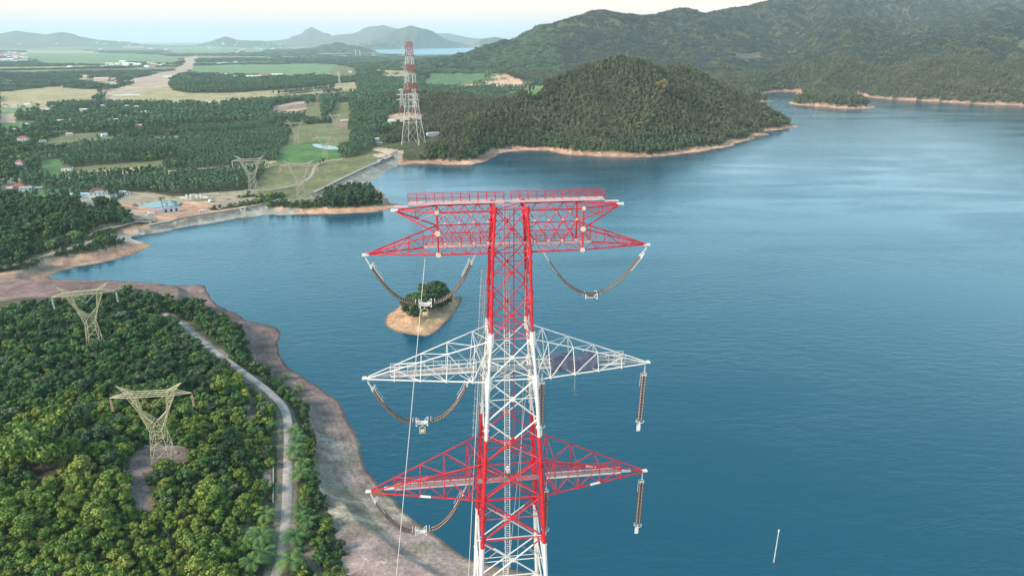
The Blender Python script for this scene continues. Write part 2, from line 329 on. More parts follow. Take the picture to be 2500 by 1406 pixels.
def cover(x, y, z):
    """ground colour and tree mask for world points"""
    px, py = proj(x, y, z); _, pyt = proj(x, y, z + 8 + 6 * (y > 1500)); s = land(x, y); d = np.hypot(x, y)
    n1 = fbm(x / 35, y / 35, 4, 61)[:, None]; n2 = fbm(x / 6, y / 6, 3, 71)[:, None]
    col = np.tile(np.array([.055, .065, .03]), (len(x), 1)); tree = np.ones(len(x), bool)
    col = np.where(((d < 760) & (x < 60) & (y < 520))[:, None], np.array([.095, .085, .05]) * (.6 + .8 * n2), np.array([.075, .088, .042]) * np.ones((len(x), 1)))
    # far patchwork of fields and groves
    ang = .5; u = (x * math.cos(ang) + y * math.sin(ang)); v = (-x * math.sin(ang) + y * math.cos(ang))
    for sx_, sy_, thr, seed, dmin in ((130, 45, .07, 3, 720), (260, 110, .24, 5, 1900), (900, 300, .34, 9, 4200)):
        uu = u / sx_ + 1.2 * fbm(u / 900, v / 900, 2, seed); vv = v / sy_ + 1.2 * fbm(u / 700, v / 700, 2, seed + 1)
        r = _h(np.floor(uu), np.floor(vv), seed); r2 = _h(np.floor(uu), np.floor(vv), seed + 50)
        m = (r < thr) & (d > dmin) & (z < 14) & (x < 300 + .02 * y) & (s > 40)
        tree &= ~m
        c = np.where((r2 < .45)[:, None], np.array(RICE), np.where((r2 < .7)[:, None], np.array(MEAD), np.array(TAN)))
        col = np.where(m[:, None], c, col)
    for c, P in COVER:
        m = inpoly(px + (n2[:, 0] - .5) * 4, py + (n1[:, 0] - .5) * 2, P) & (s > 2)
        if P[0][1] < 500 and px.shape: m |= inpoly(px, pyt, P) & (s > 2)      # no tree may stand where it would hide the clearing
        col[m] = c; tree &= ~m
    fl = inpoly(x, y, FARL); col[fl] = (.2, .2, .16); tree &= ~(fl & (d > 6000)); tree &= ~((d > 5600) & (d < 15000) & (px > 905) & (px < 1165) & (pyt < 131) & (z < 40))
    # near land
    near = (d < 760) & (x < 60)
    va = inpoly(px, py, VEG_A); vb = inpoly(px, py, VEG_B); vc = inpoly(px, py, VEG_C); vd = inpoly(px, py, VEG_D)
    veg = va | vb | vc | vd
    tree &= ~(near & ~veg & (py > 492))
    isl = (s > 0) & (d < 480) & (x > -95) & (x < 0) & (y > 330)
    bw = 9 + 12 * fbm(x / 50, y / 50, 3, 81)
    bare = (near & ~veg & (py > 492)) | isl
    red = np.array([.50, .29, .19]); mauve = np.array([.225, .148, .132]); tanb = np.array([.42, .28, .19])
    fore = smooth(560, 430, y)[:, None] * (1 - smooth(-150, -40, x)[:, None] * 0)
    bc = red * (1 - fore) + mauve * fore
    leftb = smooth(600, 640, 1250 - px)[:, None] * smooth(690, 670, py)[:, None] * fore
    bc = bc * (1 - leftb) + tanb * leftb
    bc = np.where(isl[:, None], np.array([.52, .31, .19]), bc)
    low = smooth(300, 200, y)[:, None]                                  # drawn-down flat under the tower: grey silt with pale crusts and moss
    silt = np.array([.275, .20, .175]) * (.72 + .56 * fbm(x / 9, y / 9, 4, 91)[:, None])
    moss = smooth(.5, .62, fbm(x / 16, y / 16, 4, 95))[:, None]
    silt = silt * (1 - .38 * moss) + np.array([.15, .17, .08]) * .38 * moss
    pale = smooth(.60, .70, fbm(x / 22 + .3 * y / 22, y / 5, 4, 99))[:, None]; silt = silt * (1 - .6 * pale) + np.array([.50, .42, .33]) * .6 * pale
    bc = bc * (1 - low) + silt * low
    mb = bare | ((s < bw) & (s > -30))
    bc = bc * (.7 + .6 * n2) * (.8 + .4 * n1)
    # strand lines left by the falling water
    st = .5 + .5 * np.sin(s * 2.1 + 3 * n1[:, 0]); bc = bc * (1 - .16 * (st ** 3)[:, None] * smooth(30, 5, s)[:, None])
    wet = smooth(2.2, .4, s)[:, None]; bc = bc * (1 - .55 * wet)
    col = np.where(mb[:, None], bc, col); tree &= ~mb
    gk = smooth(.56, .66, fbm(x / 8, y / 8, 4, 97))[:, None] * smooth(4, 8, s)[:, None] * isl[:, None] * .55; col = col * (1 - gk) + np.array([.19, .19, .09]) * gk
    # concrete faces of the dams
    for D_ in (DAM1, DAM2):
        dd = segdist(x, y, D_, False)
        m = (dd < 40) & (px < 972) & (s < 70) & (s > -2) & (height_side(x, y, D_) > 0) & ~vc
        cc = np.array([.34, .32, .27]) * (.75 + .5 * n2) * (.85 + .3 * n1)
        cc = np.where((dd < 9)[:, None], cc * .55, cc)
        col = np.where(m[:, None], cc, col); tree &= ~((dd < 40) & ~vc & ~vd & ~vb) & ~m
    for k, (pts, wd) in ROADW.items():
        m = (d < 1500); dd = np.full(len(x), 1e9); dd[m] = segdist(x[m], y[m], pts, False)
        tree &= dd > wd * .5 + (3.6 if k == 'lane' else 2.6); sh = dd < wd * .5 + 1.6
        col = np.where((sh & ~mb)[:, None], np.array([.20, .17, .12]) * (.7 + .6 * n2), col)
    for p in CLEARINGS: tree &= np.hypot(x - p[0], y - p[1]) > p[2]
    # bare scree high on the mountains
    col = col * (.8 + .4 * n1)
    return col, tree
def height_side(x, y, D):                # positive on the water side of a dam crest
    c = D[0]; e = D[-1] - D[0]; return -(e[0] * (y - c[1]) - e[1] * (x - c[0]))
ROADW = {}; CLEARINGS = []; PONDS = []
def pond(name, px_, flat=None):
    P = np.array([onland(a, b) if flat is None else (*gz(a, b, flat), flat) for a, b in px_]); z = float(np.median(P[:, 2])) + .1
    PONDS.append((name, P[:, :2] * (1 if flat else 1), z))
    if flat is None:
        c = P[:, :2].mean(0); FLAT.append((c + (P[:, :2] - c) * 1.12, z - .4)); d_ = math.hypot(*c)
        if d_ < 3000: CLEARINGS.append((*c, np.ptp(P[:, 0]) * .55))
pond("pond_water", catmull([(762,355),(774,353),(800,355),(832,358),(822,365),(784,364)], 3))
pond("pond_water", catmull([(332,502),(364,494),(414,492),(441,497),(431,504),(372,506)], 3))
pond("paddy_water", [(270,232),(340,229),(345,233),(275,236)]); pond("far_lake_water", FARPX, 9.5)
pond("far_pond_water", [(1095,167),(1165,163),(1165,166),(1098,169)]); pond("marsh_water", [(395,186),(425,184),(424,189),(398,190)])
for k, (pp, wd) in road_px.items():
    P = catmull(np.array(pp, float), 4, False); ROADW[k] = (np.array([onland(a, b)[:2] for a, b in P]), wd)

# ------------------------------------------------------------------ ground sheet
gm = bpy.data.materials.new("soil and vegetation"); gm.use_nodes = True; t = gm.node_tree; b = t.nodes['Principled BSDF']
b.inputs['Roughness'].default_value = .95; b.inputs['Specular IOR Level'].default_value = .15
at = t.nodes.new('ShaderNodeAttribute'); at.attribute_name = 'cover'; ge = t.nodes.new('ShaderNodeNewGeometry')
last = at.outputs['Color']
for sc_, amt in ((.9, .35), (.12, .3), (.02, .2)):
    n = t.nodes.new('ShaderNodeTexNoise'); n.inputs['Scale'].default_value = sc_; n.inputs['Detail'].default_value = 6; n.inputs['Roughness'].default_value = .65
    t.links.new(ge.outputs['Position'], n.inputs['Vector'])
    r = t.nodes.new('ShaderNodeMapRange'); r.inputs[1].default_value = .32; r.inputs[2].default_value = .68; r.inputs[3].default_value = 1 - amt; r.inputs[4].default_value = 1 + amt
    t.links.new(n.outputs[0], r.inputs[0]); mm = t.nodes.new('ShaderNodeMix'); mm.data_type = 'RGBA'; mm.blend_type = 'MULTIPLY'; mm.inputs[0].default_value = 1
    t.links.new(last, mm.inputs[6]); t.links.new(r.outputs[0], mm.inputs[7]); last = mm.outputs[2]
t.links.new(last, b.inputs['Base Color'])
n = t.nodes.new('ShaderNodeTexNoise'); n.inputs['Scale'].default_value = 1.2; n.inputs['Detail'].default_value = 8; t.links.new(ge.outputs['Position'], n.inputs['Vector'])
bp = t.nodes.new('ShaderNodeBump'); bp.inputs['Distance'].default_value = .25; bp.inputs['Strength'].default_value = .6; t.links.new(n.outputs[0], bp.inputs['Height']); t.links.new(bp.outputs[0], b.inputs['Normal'])
NA, NR = 1150, 1000
az = np.linspace(math.radians(-62), math.radians(62), NA)
rr = np.concatenate([np.linspace(2, 95, 30), np.geomspace(96, 42000, NR - 30)])
AZ, RR = np.meshgrid(az, rr); X = (np.sin(AZ) * RR).ravel(); Y = (np.cos(AZ) * RR).ravel()
Zt = height(X, Y); colr, _ = cover(X, Y, Zt)
idx = np.arange(NA * NR).reshape(NR, NA)
Q = np.stack([idx[:-1, :-1], idx[:-1, 1:], idx[1:, 1:], idx[1:, :-1]], -1).reshape(-1, 4)[:, ::-1]
me = npmesh("ground", np.stack([X, Y, Zt], 1), Q, [gm], smooth=True)
ca = me.color_attributes.new('cover', 'FLOAT_COLOR', 'POINT')
ca.data.foreach_set('color', np.concatenate([np.clip(colr, 0, 1), np.ones((len(X), 1))], 1).astype(np.float32).ravel())
tag(link("ground", me), kind='structure')

# ------------------------------------------------------------------ water
def water_mat(name, deep, bscale, dist, rough=.1):
    m = bpy.data.materials.new(name); m.use_nodes = True; t = m.node_tree; b = t.nodes['Principled BSDF']
    b.inputs['Base Color'].default_value = (*deep, 1); b.inputs['Roughness'].default_value = rough; b.inputs['IOR'].default_value = 1.42
    g = t.nodes.new('ShaderNodeNewGeometry'); mp = t.nodes.new('ShaderNodeMapping'); mp.inputs['Rotation'].default_value = (0, 0, math.radians(-28)); mp.inputs['Scale'].default_value = (.45, 1.25, 1)
    t.links.new(g.outputs['Position'], mp.inputs['Vector'])
    n = t.nodes.new('ShaderNodeTexNoise'); n.inputs['Scale'].default_value = bscale; n.inputs['Detail'].default_value = 4; n.inputs['Roughness'].default_value = .55; n.inputs['Distortion'].default_value = .6
    t.links.new(mp.outputs[0], n.inputs['Vector'])
    n2 = t.nodes.new('ShaderNodeTexNoise'); n2.inputs['Scale'].default_value = bscale * .22; n2.inputs['Detail'].default_value = 2; t.links.new(mp.outputs[0], n2.inputs['Vector'])
    # gusts: slicks and ruffled lanes
    mp3 = t.nodes.new('ShaderNodeMapping'); mp3.inputs['Rotation'].default_value = (0, 0, math.radians(12)); mp3.inputs['Scale'].default_value = (.5, 1.6, 1); t.links.new(g.outputs['Position'], mp3.inputs['Vector'])
    n3 = t.nodes.new('ShaderNodeTexNoise'); n3.inputs['Scale'].default_value = .008; n3.inputs['Detail'].default_value = 6; n3.inputs['Roughness'].default_value = .6; n3.inputs['Distortion'].default_value = 1.2; t.links.new(mp3.outputs[0], n3.inputs['Vector'])
    r = t.nodes.new('ShaderNodeMapRange'); r.inputs[1].default_value = .38; r.inputs[2].default_value = .62; r.inputs[3].default_value = .35; r.inputs[4].default_value = 1.1; t.links.new(n3.outputs[0], r.inputs[0])
    ad = t.nodes.new('ShaderNodeMath'); ad.operation = 'MULTIPLY_ADD'; ad.inputs[1].default_value = 2.2; t.links.new(n2.outputs[0], ad.inputs[0]); t.links.new(n.outputs[0], ad.inputs[2])
    bp = t.nodes.new('ShaderNodeBump'); bp.inputs['Distance'].default_value = dist; t.links.new(ad.outputs[0], bp.inputs['Height']); t.links.new(r.outputs[0], bp.inputs['Strength'])
    t.links.new(bp.outputs[0], b.inputs['Normal'])
    return m
wm = water_mat("lake water", (.004, .064, .104), 1.0, .13)
wb = MB(); wb.add([(-800, 20, 0), (2600, 20, 0), (2600, 2700, 0), (-800, 2700, 0)], [(0, 1, 2, 3)])
# the sheet is only laid where the lake bed lies below it
wx = np.arange(-800, 2601, 20.); wy = np.arange(20, 2701, 20.); WX, WY = np.meshgrid(wx, wy); S_ = land(WX.ravel(), WY.ravel()).reshape(WX.shape)
ok = S_ < 32; cell = ok[:-1, :-1] | ok[1:, :-1] | ok[:-1, 1:] | ok[1:, 1:]
ii = np.arange(WX.size).reshape(WX.shape); q = np.stack([ii[:-1, :-1], ii[:-1, 1:], ii[1:, 1:], ii[1:, :-1]], -1)[cell]
tag(link("lake_water", npmesh("lake_water", np.stack([WX.ravel(), WY.ravel(), 0 * WX.ravel()], 1), q, [wm])), kind='structure')
pm = water_mat("still water", (.10, .16, .15), .5, .05)
fm = water_mat('far water with painted sky sheen', (.13, .27, .33), .05, .3, .4)  # sky reflection on the distant waves painted into a paler base colour
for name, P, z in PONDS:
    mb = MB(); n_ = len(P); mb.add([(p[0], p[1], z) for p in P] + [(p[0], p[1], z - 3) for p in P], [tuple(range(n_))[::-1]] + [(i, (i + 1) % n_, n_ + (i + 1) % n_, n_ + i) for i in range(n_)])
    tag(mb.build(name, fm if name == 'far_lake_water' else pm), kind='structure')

# ------------------------------------------------------------------ roads laid on the ground
roadm = mat("worn concrete", (.37, .315, .28), .9, noise=.25, nscale=.6, bump=.03, bscale=3)
dustm = mat("pale dust track", (.36, .28, .21), .95, noise=.25, nscale=.3)
for k, (P, wd) in ROADW.items():
    L = [0]; 
    for a, b_ in zip(P[:-1], P[1:]): L.append(L[-1] + np.hypot(*(b_ - a)))
    n_ = max(int(L[-1] / 1.5), 8); tt = np.linspace(0, L[-1], n_); xs = np.interp(tt, L, P[:, 0]); ys = np.interp(tt, L, P[:, 1])
    kk = np.ones(7) / 7
    if n_ > 20:
        for _ in range(3):
            xs[3:-3] = np.convolve(xs, kk, 'valid'); ys[3:-3] = np.convolve(ys, kk, 'valid')
    tx, ty = np.gradient(xs), np.gradient(ys); tl = np.hypot(tx, ty) + 1e-9; nx, ny = -ty / tl, tx / tl
    lat = np.linspace(-.5, .5, 5) * wd; V = []
    for o_ in lat: 
        vx, vy = xs + nx * o_, ys + ny * o_; V.append(np.stack([vx, vy, height(vx, vy)], 1))
    V = np.stack(V, 1); zc = V[:, :, 2].max(1); zc = np.convolve(np.pad(zc, 2, 'edge'), np.ones(5) / 5, 'valid'); V[:, :, 2] = np.maximum(V[:, :, 2] + .12, zc[:, None] + .08)
    V[:, (0, 4), 2] -= .5
    i2 = np.arange(n_ * 5).reshape(n_, 5); q = np.stack([i2[:-1, :-1], i2[1:, :-1], i2[1:, 1:], i2[:-1, 1:]], -1).reshape(-1, 4)
    tag(link({'lane': 'road', 'track': 'path', 'track2': 'path', 'valley': 'road', 'crest': 'path', 'crest2': 'road'}[k], npmesh(k, V.reshape(-1, 3), q, [roadm if k in ('lane', 'crest', 'crest2') else dustm], smooth=True)), kind='structure')
print("terrain done", Zt.max(), Zt[(Y<9000)].max())
#PART2
# ------------------------------------------------------------------ foliage
def leafmat(name, c1, c2, c3, rough=.7):
    m = bpy.data.materials.new(name); m.use_nodes = True; t = m.node_tree; b = t.nodes['Principled BSDF']
    b.inputs['Roughness'].default_value = rough; b.inputs['Specular IOR Level'].default_value = .25
    oi = t.nodes.new('ShaderNodeObjectInfo'); g = t.nodes.new('ShaderNodeNewGeometry')
    r = t.nodes.new('ShaderNodeValToRGB'); e = r.color_ramp.elements; e[0].color = (*c1, 1); e[1].color = (*c3, 1); k = e.new(.55); k.color = (*c2, 1)
    n = t.nodes.new('ShaderNodeTexNoise'); n.inputs['Scale'].default_value = .025; n.inputs['Detail'].default_value = 3; t.links.new(g.outputs['Position'], n.inputs['Vector'])
    a = t.nodes.new('ShaderNodeMath'); a.operation = 'MULTIPLY_ADD'; a.inputs[1].default_value = .55; t.links.new(oi.outputs['Random'], a.inputs[0])
    a2 = t.nodes.new('ShaderNodeMapRange'); a2.inputs[1].default_value = .3; a2.inputs[2].default_value = .7; a2.inputs[3].default_value = -.05; a2.inputs[4].default_value = .5
    t.links.new(n.outputs[0], a2.inputs[0]); t.links.new(a2.outputs[0], a.inputs[2]); t.links.new(a.outputs[0], r.inputs[0])
    v = t.nodes.new('ShaderNodeMapRange'); v.inputs[3].default_value = .6; v.inputs[4].default_value = 1.5; t.links.new(g.outputs['Random Per Island'], v.inputs[0])
    mm = t.nodes.new('ShaderNodeMix'); mm.data_type = 'RGBA'; mm.blend_type = 'MULTIPLY'; mm.inputs[0].default_value = 1
    t.links.new(r.outputs[0], mm.inputs[6]); t.links.new(v.outputs[0], mm.inputs[7]); t.links.new(mm.outputs[2], b.inputs['Base Color'])
    return m
LM = {'dark': leafmat("dark leaves", (.035, .065, .028), (.055, .10, .038), (.085, .14, .05)),
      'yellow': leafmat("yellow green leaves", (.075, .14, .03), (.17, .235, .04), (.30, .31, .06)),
      'mid': leafmat("green leaves", (.045, .10, .03), (.08, .155, .045), (.135, .21, .052)),
      'grey': leafmat("pale flowering leaves", (.075, .11, .05), (.13, .16, .085), (.23, .225, .15)),
      'blue': leafmat("plantation leaves", (.075, .135, .068), (.105, .18, .085), (.14, .22, .09)),
      'hill': leafmat("pine and scrub leaves", (.062, .075, .033), (.105, .12, .05), (.18, .185, .085)),
      'mount': leafmat("mountain forest leaves", (.030, .050, .040), (.046, .069, .053), (.075, .095, .062))}
bark = mat("bark", (.16, .11, .075), .95, noise=.3, nscale=4)
LM['gold'] = leafmat('golden leaves', (.15, .135, .05), (.18, .155, .055), (.22, .18, .065))
def ico():
    p = (1 + 5 ** .5) / 2
    v = np.array([(-1, p, 0), (1, p, 0), (-1, -p, 0), (1, -p, 0), (0, -1, p), (0, 1, p), (0, -1, -p), (0, 1, -p), (p, 0, -1), (p, 0, 1), (-p, 0, -1), (-p, 0, 1)]); v /= np.linalg.norm(v[0])
    f = np.array([(0, 11, 5), (0, 5, 1), (0, 1, 7), (0, 7, 10), (0, 10, 11), (1, 5, 9), (5, 11, 4), (11, 10, 2), (10, 7, 6), (7, 1, 8), (3, 9, 4), (3, 4, 2), (3, 2, 6), (3, 6, 8), (3, 8, 9), (4, 9, 5), (2, 4, 11), (6, 2, 10), (8, 6, 7), (9, 8, 1)])
    return v, f
IV, IF = ico()
def crown(seed, R_, Hc, zb, nb, nl, leaf, shape='round'):
    """leaf clumps spread over many small lobes; returns verts, tris"""
    g = np.random.default_rng(seed); V = []; T = []; nv = 0
    for i in range(nb):
        a = g.uniform(0, 2 * PI); u = g.uniform(0, 1) ** .6
        if shape == 'round': zz = g.uniform(0, 1); rad = R_ * u * math.sqrt(max(1 - (zz * 1.6 - .6) ** 2, .05)); z = zb + zz * Hc
        elif shape == 'cone': zz = g.uniform(0, 1); rad = R_ * (1 - zz) ** .8 * (.4 + .6 * u); z = zb + zz * Hc
        elif shape == 'tall': zz = g.uniform(0, 1); rad = R_ * u * (1 - abs(zz - .45) * 1.1); z = zb + zz * Hc
        else: zz = g.uniform(0, 1); rad = R_ * u; z = zb + Hc * (.5 + .5 * zz) * (1 - .35 * u)        # flat layered
        c = np.array([math.cos(a) * rad, math.sin(a) * rad, z]); rb = R_ * g.uniform(.26, .42) * (1.25 if shape == 'flat' else 1)
        sc3 = np.array([1, 1, .45 if shape == 'flat' else (.8 if shape != 'tall' else 1.1)]) * rb
        core = IV * sc3 * .74 * g.uniform(.85, 1.15, (12, 1)) + c; V.append(core); T.append(IF + nv); nv += 12
        d = g.normal(size=(nl, 3)); d[:, 2] = d[:, 2] * .9 + .25; d /= np.linalg.norm(d, axis=1)[:, None]
        P = c + d * sc3 * g.uniform(.75, 1.12, (nl, 1))
        nrm = d + g.normal(size=(nl, 3)) * .45; nrm /= np.linalg.norm(nrm, axis=1)[:, None]
        t1 = np.cross(nrm, g.normal(size=(nl, 3))); t1 /= np.linalg.norm(t1, axis=1)[:, None]; t2 = np.cross(nrm, t1)
        s = leaf * g.uniform(.6, 1.3, (nl, 1))
        q = np.stack([P + t1 * s, P + t2 * s * .8 + nrm * s * .2, P - t1 * s, P - t2 * s * .8 + nrm * s * .2], 1).reshape(-1, 3)
        V.append(q); k = np.arange(nl) * 4 + nv; T.append(np.stack([k, k + 1, k + 2], 1)); T.append(np.stack([k, k + 2, k + 3], 1)); nv += nl * 4
    return np.concatenate(V), np.concatenate(T)
def trunk_mb(h, r, seed, limbs=4, spread=1.5):
    g = random.Random(seed); mb = MB(); p = (0, 0, -.8); a = (g.uniform(-.2, .2), g.uniform(-.2, .2), h * .5); b_ = (g.uniform(-.3, .3), g.uniform(-.3, .3), h)
    mb.tube(p, a, r, 0, 6, r * .75); mb.tube(a, b_, r * .75, 0, 6, r * .35)
    for i in range(limbs):
        an = g.uniform(0, 2 * PI); z = h * g.uniform(.45, .85); mb.tube((0, 0, z), (math.cos(an) * spread, math.sin(an) * spread, z + spread * .8), r * .4, 0, 5, r * .12)
    return mb
# species used for individually standing trees: (crown mesh, trunk mesh)
SPEC = {}
def species(key, m, n, *a, th=3, tr=.16, limbs=4):
    L = []
    for i in range(n):
        V, T = crown(hash((len(key), i * 7 + 3)) % 9999 + i, *a); me = npmesh("crown_" + key, V, T, [LM[m]])
        L.append((me, trunk_mb(th, tr, i, limbs, a[0] * .6).mesh("trunk_" + key, [bark])))
    SPEC[key] = L
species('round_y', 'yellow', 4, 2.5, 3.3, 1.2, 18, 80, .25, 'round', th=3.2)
species('round_m', 'mid', 4, 2.6, 3.5, 1.2, 18, 80, .25, 'round', th=3.4)
species('round_d', 'dark', 3, 2.8, 3.9, 1.5, 18, 80, .25, 'round', th=4)
species('flat_g', 'grey', 3, 3.0, 2.0, 2.6, 14, 70, .22, 'flat', th=4.6)
species('big', 'yellow', 2, 6.0, 8.0, 4.0, 26, 90, .55, 'round', th=9, tr=.35, limbs=7)
species('isle', 'dark', 3, 5.0, 8.0, 2.0, 24, 80, .5, 'round', th=8, tr=.3, limbs=6)
species('gold', 'gold', 1, 6.0, 8.0, 4.0, 26, 90, .55, 'round', th=9, tr=.35, limbs=7)
# joined meshes for the forest masses
LIB = bpy.data.collections.new("forest library")
def joined(name, V, T, m, trunk=None):
    mb = None; mi = np.zeros(len(T), int)
    if trunk:
        h, r = trunk; k = 5; tv = []; tt = []
        for z, rr_ in ((-1, r), (h, r * .5)):
            for j in range(k): tv.append((rr_ * math.cos(2 * PI * j / k), rr_ * math.sin(2 * PI * j / k), z))
        for j in range(k): tt += [(j, (j + 1) % k, k + j), ((j + 1) % k, k + (j + 1) % k, k + j)]
        T = np.concatenate([T, np.array(tt) + len(V)]); V = np.concatenate([V, np.array(tv)]); mi = np.concatenate([mi, np.ones(len(tt), int)])
    return npmesh(name, V, T, [m, bark], mi)
def library(name, meshes):
    c = bpy.data.collections.new(name)
    for i, me_ in enumerate(meshes):
        o = bpy.data.objects.new("%s tree %d" % (name, i), me_); c.objects.link(o)
    return c
def jl(m, n, seed, *a, trunk=None): return [joined("t", *crown(seed + i, *a), LM[m], trunk) for i in range(n)]
L_NEAR = library("near", jl('yellow', 3, 10, 2.6, 3.4, 1.4, 14, 52, .29, 'round', trunk=(3, .15)) + jl('mid', 4, 20, 2.8, 3.6, 1.4, 14, 52, .29, 'round', trunk=(3, .15)) + jl('dark', 2, 30, 2.7, 3.8, 1.4, 14, 52, .3, 'round', trunk=(3, .15)) + jl('grey', 1, 40, 2.9, 1.9, 2.4, 12, 50, .26, 'flat', trunk=(4, .15)))
L_WOOD = library("wood", jl('dark', 4, 50, 3.6, 7.5, 3.5, 15, 34, .5, 'tall', trunk=(8, .2)) + jl('mid', 2, 60, 3.6, 6.0, 3, 14, 34, .5, 'round', trunk=(7, .2)))
L_BUSH = library("bush", jl('mid', 3, 70, 1.7, 1.6, .2, 7, 30, .3, 'round') + jl('dark', 2, 75, 1.8, 1.8, .2, 7, 30, .3, 'round') + jl('yellow', 1, 78, 1.6, 1.4, .2, 7, 26, .3, 'round'))
L_PLANT = library("plantation", jl('blue', 4, 80, 2.5, 6.5, 4.5, 8, 20, .62, 'tall', trunk=(8, .16)) + jl('mid', 1, 90, 3.2, 6.0, 3, 9, 20, .62, 'round', trunk=(5, .16)))
L_MIX = library("mixed", jl('mid', 2, 100, 3.6, 5.5, 2.5, 10, 20, .7, 'round', trunk=(5, .2)) + jl('dark', 3, 105, 3.9, 6.0, 2.5, 10, 20, .7, 'round', trunk=(5, .2)) + jl('yellow', 1, 108, 3.2, 4.5, 2.5, 9, 20, .65, 'round', trunk=(5, .2)))
L_HILL = library("hillside", jl('hill', 5, 110, 3.6, 8.5, 2.5, 12, 24, .6, 'tall', trunk=(8, .2)) + jl('hill', 2, 120, 4.4, 6.5, 2.0, 12, 24, .62, 'round', trunk=(5, .2)))
def clump(m, seed, nt, rad, h):
    g = np.random.default_rng(seed); Vs = []; Ts = []; nv = 0
    for i in range(nt):
        V, T = crown(seed * 50 + i, g.uniform(3.2, 4.6), h * g.uniform(.6, 1), 1.2, 5, 6, 1.25, 'round')
        a, r = g.uniform(0, 2 * PI), rad * math.sqrt(g.uniform()); V = V + np.array([math.cos(a) * r, math.sin(a) * r, 0]); Vs.append(V); Ts.append(T + nv); nv += len(V)
    return joined("clump", np.concatenate(Vs), np.concatenate(Ts), LM[m])
L_FAR = library("far", [clump('blue', 3, 13, 14, 8), clump('blue', 4, 13, 14, 9), clump('dark', 5, 14, 14, 9), clump('mount', 6, 12, 14, 7)])
L_MOUNT = library("mountain", [clump('mount', 13, 13, 14, 8), clump('mount', 14, 13, 14, 8), clump('hill', 15, 13, 14, 8)])
def scatter(name, pts, coll, ncol, scale, zs, label=None, idx=None, tilt=False):
    """one mass of vegetation: points carrying instances"""
    me_ = bpy.data.meshes.new(name); me_.vertices.add(len(pts)); me_.vertices.foreach_set('co', np.asarray(pts, np.float32).ravel())
    def att(n_, ty, arr):
        a_ = me_.attributes.new(n_, ty, 'POINT'); a_.data.foreach_set('value', arr)
    att('sxy', 'FLOAT', np.asarray(scale, np.float32)); att('sz', 'FLOAT', np.asarray(zs, np.float32)); 
    yw = rng.uniform(0, 6.28, len(pts)); P_ = np.asarray(pts, float); nx = ny = np.zeros(len(pts))
    if tilt:
        e_ = 9.; nx = -(height(P_[:, 0] + e_, P_[:, 1]) - height(P_[:, 0] - e_, P_[:, 1])) / (2 * e_); ny = -(height(P_[:, 0], P_[:, 1] + e_) - height(P_[:, 0], P_[:, 1] - e_)) / (2 * e_)
    nz = 1 / np.sqrt(1 + nx ** 2 + ny ** 2); nx, ny = nx * nz, ny * nz; k_ = 1 / (1 + nz)          # rotation taking +Z to the ground's normal
    T_ = [[1 - k_ * nx * nx, -k_ * nx * ny, nx], [-k_ * nx * ny, 1 - k_ * ny * ny, ny], [-nx, -ny, nz]]; c_, s_ = np.cos(yw), np.sin(yw)
    R0 = [T_[r_][0] * c_ + T_[r_][1] * s_ for r_ in range(3)]; R1 = [-T_[r_][0] * s_ + T_[r_][1] * c_ for r_ in range(3)]
    ro = np.stack([np.arctan2(R1[2], T_[2][2]), -np.arcsin(np.clip(R0[2], -1, 1)), np.arctan2(R0[1], R0[0])], 1).astype(np.float32)
    a_ = me_.attributes.new('turn', 'FLOAT_VECTOR', 'POINT'); a_.data.foreach_set('vector', ro.ravel())
    att('pick', 'INT', (rng.integers(0, ncol, len(pts)) if idx is None else idx).astype(np.int32))
    o = link(name, me_); ng = bpy.data.node_groups.new(name, 'GeometryNodeTree')
    ng.interface.new_socket('Geometry', in_out='INPUT', socket_type='NodeSocketGeometry'); ng.interface.new_socket('Geometry', in_out='OUTPUT', socket_type='NodeSocketGeometry')
    N = ng.nodes; gi = N.new('NodeGroupInput'); go = N.new('NodeGroupOutput'); ip = N.new('GeometryNodeInstanceOnPoints'); ci = N.new('GeometryNodeCollectionInfo')
    ci.inputs['Collection'].default_value = coll; ci.inputs['Separate Children'].default_value = True; ci.inputs['Reset Children'].default_value = True
    def na(n_, ty):
        k_ = N.new('GeometryNodeInputNamedAttribute'); k_.data_type = ty; k_.inputs['Name'].default_value = n_; return k_
    c1 = N.new('ShaderNodeCombineXYZ'); a, b_, c, d = na('sxy', 'FLOAT'), na('sz', 'FLOAT'), na('turn', 'FLOAT_VECTOR'), na('pick', 'INT'); K = ng.links
    K.new(a.outputs[0], c1.inputs[0]); K.new(a.outputs[0], c1.inputs[1]); K.new(b_.outputs[0], c1.inputs[2]); 
    K.new(gi.outputs[0], ip.inputs['Points']); K.new(ci.outputs[0], ip.inputs['Instance']); ip.inputs['Pick Instance'].default_value = True
    K.new(d.outputs[0], ip.inputs['Instance Index']); K.new(c.outputs[0], ip.inputs['Rotation']); K.new(c1.outputs[0], ip.inputs['Scale']); K.new(ip.outputs[0], go.inputs[0])
    md = o.modifiers.new('scatter', 'NODES'); md.node_group = ng
    tag(o, kind='stuff'); 
    if label: o['label'] = label
    return o
def jgrid(x0, x1, y0, y1, s, jit=.42, ang=0.):
    X_, Y_ = np.meshgrid(np.arange(x0, x1, s), np.arange(y0, y1, s)); X_ = X_.ravel(); Y_ = Y_.ravel()
    X_ = X_ + rng.uniform(-jit, jit, X_.shape) * s; Y_ = Y_ + rng.uniform(-jit, jit, Y_.shape) * s
    return X_, Y_
